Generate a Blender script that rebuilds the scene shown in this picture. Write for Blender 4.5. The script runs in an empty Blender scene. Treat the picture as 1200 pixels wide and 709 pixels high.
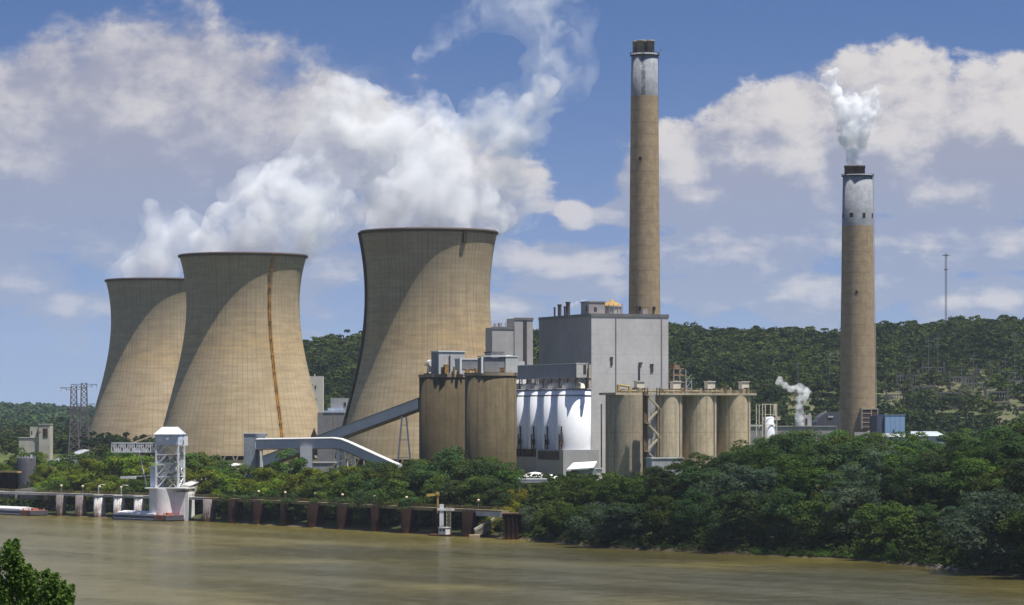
import bpy, bmesh, math, random
import numpy as np
from mathutils import Vector, Matrix
R = math.radians
random.seed(7); rng = np.random.default_rng(7)
scene = bpy.context.scene
COL = scene.collection
F = 3600.0            # focal length in photo pixels
CAM_Z = 42.0
HOR = 490.0

def P(px, py, d):
    return Vector(((px-600.0)*d/F, d, CAM_Z-(py-HOR)*d/F))
def S(d): return d/F

# ------------------------------------------------------------------ node helpers
class NX:
    """tiny expression wrapper over shader Math nodes"""
    def __init__(self, nt, s): self.nt, self.s = nt, s
    def _m(self, op, *a, clamp=False):
        n = self.nt.nodes.new('ShaderNodeMath'); n.operation = op; n.use_clamp = clamp
        for i, v in enumerate(a):
            if isinstance(v, NX): self.nt.links.new(v.s, n.inputs[i])
            else: n.inputs[i].default_value = float(v)
        return NX(self.nt, n.outputs[0])
    def __add__(self, o): return self._m('ADD', self, o)
    __radd__ = __add__
    def __sub__(self, o): return self._m('SUBTRACT', self, o)
    def __rsub__(self, o): return self._m('SUBTRACT', o, self)
    def __mul__(self, o): return self._m('MULTIPLY', self, o)
    __rmul__ = __mul__
    def __truediv__(self, o): return self._m('DIVIDE', self, o)
    def __pow__(self, o): return self._m('POWER', self, o)
    def max(self, o): return self._m('MAXIMUM', self, o)
    def min(self, o): return self._m('MINIMUM', self, o)
    def abs(self): return self._m('ABSOLUTE', self)
    def sqrt(self): return self._m('SQRT', self)
    def sin(self): return self._m('SINE', self)
    def frac(self): return self._m('FRACT', self)
    def gt(self, o): return self._m('GREATER_THAN', self, o)
    def lt(self, o): return self._m('LESS_THAN', self, o)
    def clamp(self): return self._m('ADD', self, 0.0, clamp=True)
    def smooth(self, lo, hi):
        n = self.nt.nodes.new('ShaderNodeMapRange'); n.interpolation_type = 'SMOOTHSTEP'
        self.nt.links.new(self.s, n.inputs[0]); n.inputs[1].default_value = lo; n.inputs[2].default_value = hi
        n.inputs[3].default_value = 0; n.inputs[4].default_value = 1
        return NX(self.nt, n.outputs[0])
def atan2(a, b): return a._m('ARCTAN2', a, b)
def sock(nt, node, out): return NX(nt, node.outputs[out])
def setin(nt, inp, v):
    if isinstance(v, NX): nt.links.new(v.s, inp)
    elif hasattr(v, 'is_output'): nt.links.new(v, inp)
    elif isinstance(v, (tuple, list)) and len(v) == 3 and len(getattr(inp, 'default_value', (0,0,0))) == 4: inp.default_value = (*v, 1)
    else: inp.default_value = v
def mixc(nt, fac, a, b, mode='MIX'):
    n = nt.nodes.new('ShaderNodeMix'); n.data_type = 'RGBA'; n.blend_type = mode
    setin(nt, n.inputs[0], fac); setin(nt, n.inputs[6], a); setin(nt, n.inputs[7], b)
    return n.outputs[2]
def combine(nt, x, y, z):
    n = nt.nodes.new('ShaderNodeCombineXYZ')
    for i, v in enumerate((x, y, z)): setin(nt, n.inputs[i], v)
    return n.outputs[0]
def noise(nt, vec, scale, detail=4, rough=.5, dist=0.0, dims='3D'):
    n = nt.nodes.new('ShaderNodeTexNoise'); n.noise_dimensions = dims
    setin(nt, n.inputs['Vector'], vec); n.inputs['Scale'].default_value = scale; n.inputs['Detail'].default_value = detail
    n.inputs['Roughness'].default_value = rough; n.inputs['Distortion'].default_value = dist
    return NX(nt, n.outputs[0])
def scaled(nt, vec, sc):
    n = nt.nodes.new('ShaderNodeVectorMath'); n.operation = 'MULTIPLY'; setin(nt, n.inputs[0], vec); n.inputs[1].default_value = sc
    return n.outputs[0]
def new_mat(name):
    m = bpy.data.materials.new(name); m.use_nodes = True; nt = m.node_tree
    b = nt.nodes['Principled BSDF']
    return m, nt, b
def objcoord(nt):
    n = nt.nodes.new('ShaderNodeTexCoord'); return n.outputs['Object']
def xyz(nt, v):
    n = nt.nodes.new('ShaderNodeSeparateXYZ'); nt.links.new(v, n.inputs[0])
    return [NX(nt, n.outputs[i]) for i in range(3)]

MATS = {}
def pmat(name, col, rough=.85, var=.18, scale=.15, streak=.35, dirt=(.12,.1,.08), ribs=0, panel=0, metal=0.0):
    """weathered surface: blotches, rain streaks, optional vertical cladding ribs / horizontal panel joints"""
    if name in MATS: return MATS[name]
    m, nt, b = new_mat(name)
    oc = objcoord(nt); x, y, z = xyz(nt, oc)
    blot = noise(nt, oc, scale, 5, .6)
    fine = noise(nt, oc, scale*9, 3, .6)
    st = noise(nt, scaled(nt, oc, (1, 1, .05)), 1.3, 4, .6)
    c2 = tuple(max(0, c*(1-var*1.6)) for c in col); c1 = tuple(min(1, c*(1+var*.6)) for c in col)
    c = mixc(nt, (blot*.7+fine*.3).smooth(.3, .7), c2, c1)
    c = mixc(nt, st.smooth(.52, .75)*streak, c, dirt)
    if ribs:
        w = ((x*1.0+y*1.0)*ribs).frac()
        c = mixc(nt, w.lt(.22)*.35, c, tuple(k*.45 for k in col))
    if panel:
        w = (z/panel).frac()
        c = mixc(nt, w.lt(.04)*.16, c, tuple(k*.4 for k in col))
    nt.links.new(c, b.inputs['Base Color'])
    b.inputs['Roughness'].default_value = rough; b.inputs['Metallic'].default_value = metal
    b.inputs['Specular IOR Level'].default_value = .3
    MATS[name] = m; return m

# ------------------------------------------------------------------ objects
ROOTM = {}
def thing(name, label, cat, loc=(0,0,0), rot=0.0, group=None):
    o = bpy.data.objects.new(name, None); COL.objects.link(o)
    o.empty_display_size = 2
    o.location = loc; o.rotation_euler = (0, 0, rot)
    o['label'] = label; o['category'] = cat
    if group: o['group'] = group
    ROOTM[o.name] = Matrix.Translation(Vector(loc)) @ Matrix.Rotation(rot, 4, 'Z')
    return o
def tag(o, label, cat, group=None, kind=None):
    o['label'] = label; o['category'] = cat
    if group: o['group'] = group
    if kind: o['kind'] = kind
    return o
def root_matrix(o):
    while o.parent is not None: o = o.parent
    return ROOTM.get(o.name, Matrix.Translation(o.location))

class MB:
    def __init__(self): self.v = []; self.f = []; self.sm = []
    def add(self, verts, faces, smooth=False):
        n = len(self.v); self.v += [tuple(p) for p in verts]; self.f += [tuple(i+n for i in f) for f in faces]; self.sm += [smooth]*len(faces)
        return self
    def box(self, x0, x1, y0, y1, z0, z1):
        v = [(x0,y0,z0),(x1,y0,z0),(x1,y1,z0),(x0,y1,z0),(x0,y0,z1),(x1,y0,z1),(x1,y1,z1),(x0,y1,z1)]
        return self.add(v, [(3,2,1,0),(4,5,6,7),(0,1,5,4),(1,2,6,5),(2,3,7,6),(3,0,4,7)])
    def beam(self, a, b, w, h=None, up=(0,0,1)):
        a = Vector(a); b = Vector(b); h = h or w; t = (b-a)
        if t.length < 1e-6: return self
        t.normalize(); u = Vector(up)
        if abs(t.dot(u)) > .98: u = Vector((0,1,0))
        s = t.cross(u).normalized(); u = s.cross(t).normalized()
        q = [(-w/2,-h/2),(w/2,-h/2),(w/2,h/2),(-w/2,h/2)]
        v = [p + s*i + u*j for p in (a, b) for i, j in q]
        return self.add(v, [(0,1,2,3),(7,6,5,4),(0,4,5,1),(1,5,6,2),(2,6,7,3),(3,7,4,0)])
    def lathe(self, prof, n=24, c=(0,0), caps=(True,True), smooth=True, a0=0.0):
        """prof: list of (r,z)"""
        v = []; f = []
        for r, z in prof:
            for k in range(n):
                a = a0+2*math.pi*k/n; v.append((c[0]+r*math.cos(a), c[1]+r*math.sin(a), z))
        for j in range(len(prof)-1):
            for k in range(n):
                k2 = (k+1) % n; f.append((j*n+k, j*n+k2, (j+1)*n+k2, (j+1)*n+k))
        self.add(v, f, smooth)
        if caps[0]: self.add(v[:n], [tuple(range(n-1,-1,-1))])
        if caps[1]: self.add(v[-n:], [tuple(range(n))])
        return self
    def cyl(self, c, r, z0, z1, n=16, smooth=True): return self.lathe([(r,z0),(r,z1)], n, c, smooth=smooth)
    def tube(self, a, b, r, n=6, r2=None):
        a = Vector(a); b = Vector(b); t = (b-a).normalized(); r2 = r if r2 is None else r2
        u = Vector((0,0,1)) if abs(t.z) < .95 else Vector((1,0,0))
        s = t.cross(u).normalized(); u = s.cross(t)
        v = [p+s*(rr*math.cos(2*math.pi*k/n))+u*(rr*math.sin(2*math.pi*k/n)) for p, rr in ((a,r),(b,r2)) for k in range(n)]
        f = [(k,(k+1)%n,n+(k+1)%n,n+k) for k in range(n)]
        self.add(v, f, True); self.add(v[:n], [tuple(range(n-1,-1,-1))]); self.add(v[n:], [tuple(range(n))])
        return self
    def sweep(self, path, sect):
        """vertical-cut sweep of a closed (side,up) section along a path: mitred at the bends"""
        path = [Vector(p) for p in path]; n = len(sect); v = []
        for i, p in enumerate(path):
            a = path[max(0,i-1)]; b = path[min(len(path)-1,i+1)]
            t = Vector((b.x-a.x, b.y-a.y, 0)).normalized(); s = Vector((t.y,-t.x,0))
            for q in sect: v.append(p + s*q[0] + Vector((0,0,q[1])))
        f = []
        for i in range(len(path)-1):
            for k in range(n):
                k2 = (k+1) % n; f.append((i*n+k, (i+1)*n+k, (i+1)*n+k2, i*n+k2))
        f.append(tuple(range(n))); f.append(tuple(range((len(path)-1)*n+n-1, (len(path)-1)*n-1, -1)))
        return self.add(v, f)
    def lattice(self, a, b, wa, wb, n, t, rot=0.0):
        """square lattice mast from a to b (vertical), widths wa -> wb, n braced panels"""
        a = Vector(a); b = Vector(b)
        def ring(i):
            k = i/n; c = a.lerp(b, k); w = (wa+(wb-wa)*k)/2
            return [c+Vector((w*sx*math.cos(rot)-w*sy*math.sin(rot), w*sx*math.sin(rot)+w*sy*math.cos(rot), 0)) for sx, sy in ((-1,-1),(1,-1),(1,1),(-1,1))]
        rs = [ring(i) for i in range(n+1)]
        for i in range(n):
            for k in range(4):
                k2 = (k+1) % 4
                self.beam(rs[i][k], rs[i+1][k], t)
                self.beam(rs[i][k], rs[i+1][k2], t*.6); self.beam(rs[i][k2], rs[i+1][k], t*.6)
                self.beam(rs[i+1][k], rs[i+1][k2], t*.6)
        return self
    def build(self, name, mat, parent=None, world=False):
        me = bpy.data.meshes.new(name)
        v = self.v
        if world and parent is not None:
            mi = root_matrix(parent).inverted(); v = [mi @ Vector(p) for p in v]
        me.from_pydata(v, [], self.f); me.polygons.foreach_set('use_smooth', self.sm); me.update()
        if mat is not None: me.materials.append(mat)
        o = bpy.data.objects.new(name, me); COL.objects.link(o)
        if parent is not None: o.parent = parent
        return o
def cp(o, parent=None, loc=None):
    c = o.copy(); COL.objects.link(c)
    if parent is not None: c.parent = parent
    if loc is not None: c.location = loc
    return c

# ------------------------------------------------------------------ terrain
SHX = [(-3000,4300),(-900,2250),(-420,1580),(-225,1352),(-127,1252),(-39,1122),(0,1068),(32,985),(70,945),(102,912),(127,832),(150,760),(230,560),(330,330),(420,100),(700,-500)]
_sx = np.array([p[0] for p in SHX], float); _sy = np.array([p[1] for p in SHX], float)
def shore_y(x): return np.interp(x, _sx, _sy)
def shore_s(x, y):
    """rough signed distance inland from the far shoreline"""
    return (y - shore_y(x))*.72
RIDGE = [(-2500,430),(-900,440),(100,440),(200,430),(300,421),(360,415),(425,407),(500,400),(600,392),(700,387),(785,387),(850,394),(960,398),(1040,391),(1100,389),(1200,390),(1400,394),(2200,400),(3500,420)]
_rp = np.array([p[0] for p in RIDGE], float); _rz = np.array([42+(490-p[1])*2800/F-10 for p in RIDGE], float)
_rz[_rp <= 100] = 17.0; _rz[_rp == 200] = 30
def sstep(a, b, x):
    t = np.clip((x-a)/(b-a), 0, 1); return t*t*(3-2*t)
def ground(x, y):
    x = np.asarray(x, float); y = np.asarray(y, float)
    s = shore_s(x, y)
    z = np.interp(s, [-400,-60,-8,0,4,25,70,130,5000], [-4,-4,-2.5,-.1,1.2,5.5,12.5,17,17.2])
    px = 600+F*x/np.maximum(y, 400)
    far = np.interp(px, _rp, _rz)
    hill = (far-17)*sstep(1950, 2800, y)*(1-.6*sstep(2850, 4000, y))
    und = 3.0*np.sin(x*.021+1.3)*np.sin(y*.013)+2.2*np.sin(x*.047-y*.031)+4*np.sin(x*.009+y*.006)
    z = z + hill + und*sstep(2050, 2500, y)
    z2 = (47-17)*sstep(3600, 5400, y)*(.85+.15*np.sin(px*.016+2.0)+.05*np.sin(px*.05))
    z = np.where(s > 0, np.maximum(z, 17+z2*(y > 3000)+0*z) if False else z + z2*(1-np.clip(hill/60, 0, 1)), z)
    # near bank the camera stands on
    nb = np.interp(y-.25*np.abs(x-20), [-400,-30,0,60,150,260,330,400], [40,40,39,33,20,7,-.5,-4])
    return np.where(s < -30, np.maximum(z, nb), z)
def gz(x, y): return float(ground(x, y))

def grid_mesh(name, X, Y, Z):
    nr, nc = X.shape
    v = np.stack([X, Y, Z], -1).reshape(-1, 3)
    i = np.arange((nr-1)*(nc-1)); r = i//(nc-1); c = i % (nc-1); a = r*nc+c
    f = np.stack([a, a+1, a+nc+1, a+nc], -1)
    return np_mesh(name, v, f)
def np_mesh(name, v, f, smooth=True, tint=None):
    """v (n,3), f (m,4) quads"""
    me = bpy.data.meshes.new(name); n = len(v); m = len(f); k = f.shape[1]
    me.vertices.add(n); me.vertices.foreach_set('co', np.ascontiguousarray(v, np.float32).ravel())
    me.loops.add(m*k); me.loops.foreach_set('vertex_index', np.ascontiguousarray(f, np.int32).ravel())
    me.polygons.add(m); me.polygons.foreach_set('loop_start', np.arange(0, m*k, k, dtype=np.int32))
    me.polygons.foreach_set('loop_total', np.full(m, k, np.int32))
    me.polygons.foreach_set('use_smooth', np.full(m, smooth, bool))
    if tint is not None:
        at = me.attributes.new('tint', 'FLOAT', 'POINT'); at.data.foreach_set('value', np.ascontiguousarray(tint, np.float32))
    me.update(calc_edges=True); me.validate()
    return me
# ------------------------------------------------------------------ setting materials
def mat_terrain():
    m, nt, b = new_mat('terrain'); g = nt.nodes.new('ShaderNodeNewGeometry').outputs['Position']
    x, y, z = xyz(nt, g)
    n1 = noise(nt, g, .03, 6, .6); n2 = noise(nt, g, .4, 4, .6)
    c = mixc(nt, n1.smooth(.35, .65), (.045,.075,.018), (.10,.11,.035))
    c = mixc(nt, n2.smooth(.5, .75)*.5, c, (.16,.13,.07))
    # clearing with dry grass on the lower hillside
    clr = y.smooth(2180, 2240)*(1-y.smooth(2440, 2510))
    c = mixc(nt, clr*(n1*.5+n2*.5).smooth(.35, .6)*.8, c, (.115,.098,.068))
    # dark soil tone painting shade on the low bank, then mud at the waterline
    c = mixc(nt, (1-z.smooth(3, 11))*.75, c, (.035,.038,.016))
    c = mixc(nt, (1-z.smooth(.3, 1.3)), c, (.10,.078,.045))
    gr = z.smooth(.9,1.5)*(1-z.smooth(4.5,7))*x.smooth(78,96)*(1-x.smooth(128,136))*(1-y.smooth(940,960))
    c = mixc(nt, gr, c, (.10,.15,.022))
    nt.links.new(c, b.inputs['Base Color']); b.inputs['Roughness'].default_value = .95; b.inputs['Specular IOR Level'].default_value = .1
    return m
def mat_water():
    m, nt, b = new_mat('river_water'); g = nt.nodes.new('ShaderNodeNewGeometry').outputs['Position']
    x, y, z = xyz(nt, g)
    # long wind lanes and current streaks lie along the river
    a_ = x*.62-y*.78; b_ = x*.78+y*.62
    lane = noise(nt, combine(nt, a_*.0045, b_*.030, 0), 1.0, 5, .6, .5)
    big = noise(nt, scaled(nt, g, (.5, .16, 1)), .02, 4, .55, .4)
    mid = noise(nt, scaled(nt, g, (1, .8, 1)), .15, 5, .65, .4)
    rip = noise(nt, scaled(nt, g, (1, .55, 1)), .9, 4, .65)
    mixn = lane*.45+big*.2+mid*.35
    c = mixc(nt, mixn.smooth(.36, .64), (.076,.062,.015), (.134,.112,.032))
    nt.links.new(c, b.inputs['Base Color'])
    b.inputs['IOR'].default_value = 1.33
    nt.links.new((mixn.smooth(.40, .60)*.12+.10).s, b.inputs['Roughness'])
    nt.links.new((.05+(lane*.5+mid*.5).smooth(.42, .60)*.13).s, b.inputs['Specular IOR Level'])
    bu = nt.nodes.new('ShaderNodeBump'); bu.inputs['Strength'].default_value = 1.0; bu.inputs['Distance'].default_value = .45
    nt.links.new((rip*.7*(.3+lane*1.4)+mid*1.9).s, bu.inputs['Height']); nt.links.new(bu.outputs[0], b.inputs['Normal'])
    return m
def build_setting():
    # one ground sheet: fan-shaped tessellation out past the farthest hills
    ys = np.concatenate([np.arange(-400, 400, 10), np.arange(400, 1300, 9), np.arange(1300, 1950, 14), np.arange(1950, 3000, 16), np.geomspace(3000, 14000, 70)])
    u = np.concatenate([np.linspace(-9000, -700, 40), np.linspace(-690, 1890, 300), np.linspace(1900, 10200, 40)])
    Y = np.repeat(ys[:, None], len(u), 1); W = np.maximum(Y, 420)
    X = (u[None, :]-600)*W/F
    Z = ground(X, Y)
    me = grid_mesh('terrain', X, Y, Z); me.materials.append(mat_terrain())
    o = bpy.data.objects.new('terrain', me); COL.objects.link(o); o['kind'] = 'structure'
    xs = np.linspace(-3200, 800, 60); yw = np.linspace(-500, 4400, 60)
    X, Y = np.meshgrid(xs, yw); me = grid_mesh('river_water', X, Y, np.zeros_like(X)); me.materials.append(mat_water())
    o = bpy.data.objects.new('river_water', me); COL.objects.link(o); o['kind'] = 'structure'

# ------------------------------------------------------------------ sky
SUN_EL, SUN_AZ = R(70), R(58)      # azimuth measured from the viewer's side (-Y) towards +X
SUN_DIR = Vector((math.sin(SUN_AZ)*math.cos(SUN_EL), -math.cos(SUN_AZ)*math.cos(SUN_EL), math.sin(SUN_EL)))
# cumulus: (u, v, ru, rv, weight) in hundreds of photo pixels of azimuth / elevation
CLOUDS = [
 (1.8,1.55,1.7,1.25,1.30),(0.1,1.95,1.8,1.15,1.22),(3.4,1.8,1.8,1.0,1.16),(1.0,2.3,2.6,.85,.9),(4.8,2.0,1.4,.9,.85),(2.15,1.87,.7,.3,1.1),(2.6,2.6,2.2,.6,.7),
 (0.1,3.3,.85,.45,1.05),(0.8,3.6,1.2,.3,.8),(2.0,2.9,2.0,.5,.8),(3.9,3.1,1.2,.6,.8),(4.3,2.6,1.2,.8,.85),
 (5.6,2.4,1.0,.8,.8),(6.75,2.55,.30,.24,.9),(6.5,3.2,1.05,.42,1.02),(5.9,3.6,1.4,.4,.7),
 (7.95,2.12,.75,.70,1.15),(9.15,1.95,1.15,.95,1.28),(10.4,1.65,1.1,1.0,1.28),(11.9,1.65,1.3,.9,1.25),(11.2,2.2,1.6,.7,1.0),(8.6,2.9,1.6,.7,.92),(10.8,2.9,2.1,.65,.88),(9.5,3.4,2.4,.5,.82),(11.6,3.5,1.4,.4,.9),(8.2,3.0,.7,.35,.95),(9.0,3.1,.6,.3,.95),(10.9,3.05,.9,.3,.98),(7.3,2.5,.45,.25,.95),
 (13.5,1.8,1.5,1.0,1.0),(-1.8,2.0,1.6,1.0,1.0),(15.5,2.6,1.6,.8,.9),(-3.6,2.6,1.6,.8,.9),
]
def build_sky():
    w = bpy.data.worlds.new('World'); scene.world = w; w.use_nodes = True; nt = w.node_tree
    bg = nt.nodes['Background']; out = nt.nodes['World Output']
    d = nt.nodes.new('ShaderNodeTexCoord').outputs['Generated']
    nv = nt.nodes.new('ShaderNodeVectorMath'); nv.operation = 'NORMALIZE'; nt.links.new(d, nv.inputs[0]); d = nv.outputs[0]
    x, y, z = xyz(nt, d)
    az = atan2(x, y)
    el = z._m('ARCSINE', z)
    U = az*36+6.0; V = 4.9-el*36
    sky = nt.nodes.new('ShaderNodeTexSky'); sky.sky_type = 'NISHITA'; sky.sun_disc = False
    sky.sun_elevation = SUN_EL; sky.sun_rotation = math.pi - SUN_AZ
    sky.altitude = 300; sky.air_density = 1.0; sky.dust_density = .4; sky.ozone_density = 2.0
    # the photo's telephoto sky is far bluer than a horizon band: look a little higher into the dome
    lift = combine(nt, x, y, z.abs()*2.6+.10)
    nt.links.new(lift, sky.inputs['Vector'])
    skyc = mixc(nt, 1.0, sky.outputs[0], SKY_TINT, 'MULTIPLY')
    # pale band towards the horizon
    hz = (1-el.smooth(-.02, .14))
    skyc = mixc(nt, hz*.62, skyc, HAZE_SKY)
    def field(du, dv):
        u = U+du; v = V+dv
        vec = combine(nt, u, v*1.25, 3.7)
        warp = noise(nt, vec, .9, 3, .5)
        vec2 = combine(nt, u+(warp-.5)*.55, v*1.25+(warp-.5)*.35, 1.3)
        n = noise(nt, vec2, 1.35, 12, .575)
        n2 = noise(nt, combine(nt, u*.6, v*2.2, 9.1), 1.6, 6, .6)
        mk = None
        for (cx, cy, rx, ry, wt) in CLOUDS:
            e = ((u-cx)*(1/rx))**2; f = ((v-cy)*(1/ry))**2
            s = (1-(e+f).sqrt()*.62).max(0)*wt
            mk = s if mk is None else mk.max(s)
        outside = (1-(U-6).abs().smooth(9, 12)*1.0)
        mk = mk.max((1-outside)*.30)
        up = V.smooth(1.6, 3.6)*.24
        mk = mk.max(up)
        return mk + (n-.5)*.95 + (n2-.5)*(V.smooth(1.5, 3.2)*.75+.22)
    d0 = field(0, 0); d1 = field(.20, -.30); d2 = field(-.05, .5)
    lf = 1-U.smooth(3.0, 5.5)
    alpha = d0.smooth(.40, .55)*(1-lf)+d0.smooth(.30, .60)*lf
    bil = noise(nt, combine(nt, U, V*1.4, 5.5), 2.6, 6, .6, .4)
    lit = ((d0-d1)*1.25+.42+(bil-.5)*.75).clamp()
    low = V.smooth(1.0, 3.2)                     # bases greyer and thinner
    lit = lit*(1-low*.18)
    shadec = mixc(nt, low, CLOUD_DARK, CLOUD_LOW)
    shadec = mixc(nt, lf*(1-low)*.5, shadec, (4.6,4.5,5.3))
    cc = mixc(nt, (lit*(1-lf*.22)).smooth(.24, .84), shadec, CLOUD_LIT)
    left = 1-U.smooth(2.5, 5.0)
    alpha = alpha*(1-low*.25)*(1-left*.14)
    fin = mixc(nt, alpha, skyc, cc)
    nt.links.new(fin, bg.inputs[0]); bg.inputs[1].default_value = .058
    nt.links.new(bg.outputs[0], out.inputs[0])
    w.cycles.sampling_method = 'MANUAL'; w.cycles.sample_map_resolution = 512
    sl = bpy.data.lights.new('sun', 'SUN'); sl.energy = SUN_E; sl.angle = R(.5); sl.color = (1.0,.965,.905)
    so = bpy.data.objects.new('sun', sl); COL.objects.link(so)
    so.rotation_euler = SUN_DIR.to_track_quat('Z', 'Y').to_euler(); so.location = (200,-200,600)
SKY_TINT = (.87,1.04,1.34)
HAZE_SKY = (3.8,4.5,6.4)
CLOUD_LIT = (8.4,8.0,7.95); CLOUD_DARK = (4.3,4.4,5.5); CLOUD_LOW = (3.9,4.4,6.0)
SUN_E = 5.0

# ------------------------------------------------------------------ steam
def steam_mat(name, dens, col=.985, aniso=.15):
    m = bpy.data.materials.new(name); m.use_nodes = True; nt = m.node_tree
    nt.nodes.remove(nt.nodes['Principled BSDF'])
    v = nt.nodes.new('ShaderNodeVolumePrincipled')
    v.inputs['Color'].default_value = (col, col, col, 1); v.inputs['Density'].default_value = dens; v.inputs['Anisotropy'].default_value = aniso
    nt.links.new(v.outputs[0], nt.nodes['Material Output'].inputs['Volume'])
    m.cycles.homogeneous_volume = True
    return m
def het_mat(name, dens, size, lo, hi, rate=.3, seed=0.0, col=.997):
    """steam whose density breaks up into billows of about the given size in metres"""
    m = steam_mat(name, dens, col, 0.0); m.cycles.homogeneous_volume = False; nt = m.node_tree
    v = [n for n in nt.nodes if n.type == 'PRINCIPLED_VOLUME'][0]
    g = objcoord(nt); w = noise(nt, g, .5/size, 2, .5)
    x, y, z = xyz(nt, g)
    q = combine(nt, x+(w-.5)*size*1.6, y+seed*31, z+(w-.5)*size*1.2)
    n = noise(nt, q, 1.0/size, 6, .62)
    nt.links.new((n.smooth(lo, hi)*dens).s, v.inputs['Density'])
    try: m.cycles.volume_step_rate = rate
    except Exception: pass
    return m
def grow(blobs, seed, n1=9, r1=.42, n2=4, r2=.42):
    """billows on billows"""
    g = random.Random(seed); out = []
    for (c, r) in blobs:
        out.append((c, r*.93))
        for k in range(n1):
            u = Vector((g.gauss(0,1), g.gauss(0,1), g.gauss(0,1))).normalized(); rr = r*r1*g.uniform(.6,1.15); cc = Vector(c)+u*r*.84
            out.append((cc, rr))
            for j in range(n2):
                u2 = Vector((g.gauss(0,1), g.gauss(0,1), g.gauss(0,1))).normalized()
                if u2.dot(u) < 0: u2 = -u2
                out.append((cc+u2*rr*.85, rr*r2*g.uniform(.6,1.2)))
    return out
def hull(name, blobs, voxel, disps, mat, parent=None, sub=2):
    """union of balls, remeshed into one closed skin and roughened with procedural cloud textures"""
    unit = bmesh.new(); bmesh.ops.create_icosphere(unit, subdivisions=sub, radius=1)
    uv_ = np.array([v.co[:] for v in unit.verts]); uf = np.array([[v.index for v in f.verts] for f in unit.faces]); unit.free()
    V = []; Fc = []
    for i, (c, r) in enumerate(blobs): V.append(uv_*r+np.array(c)[None,:]); Fc.append(uf+i*len(uv_))
    me = np_mesh(name, np.concatenate(V), np.concatenate(Fc))
    t = bpy.data.objects.new('tmp_hull', me); COL.objects.link(t)
    md = t.modifiers.new('r', 'REMESH'); md.mode = 'VOXEL'; md.voxel_size = voxel
    for k, (size, strength, depth) in enumerate(disps):
        tx = bpy.data.textures.new('puff', 'CLOUDS'); tx.noise_scale = size; tx.noise_depth = depth; tx.noise_basis = 'BLENDER_ORIGINAL'
        dm = t.modifiers.new('d%d' % k, 'DISPLACE'); dm.texture = tx; dm.strength = strength; dm.mid_level = .5; dm.texture_coords = 'LOCAL'
    if disps:
        md = t.modifiers.new('r3', 'REMESH'); md.mode = 'VOXEL'; md.voxel_size = voxel
    dg = bpy.context.evaluated_depsgraph_get(); ev = t.evaluated_get(dg)
    m2 = bpy.data.meshes.new_from_object(ev); m2.name = name
    bpy.data.objects.remove(t); bpy.data.meshes.remove(me)
    m2.materials.clear(); m2.materials.append(mat)
    o = bpy.data.objects.new(name, m2); COL.objects.link(o)
    if parent is not None: o.parent = parent
    return o
def pxblobs(lst, d, rd=None):
    """(px,py,rpx,depth offset) -> world balls"""
    out = []
    for (px, py, r, dd) in lst:
        out.append((P(px, py, d+dd), r*d/F))
    return out
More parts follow.
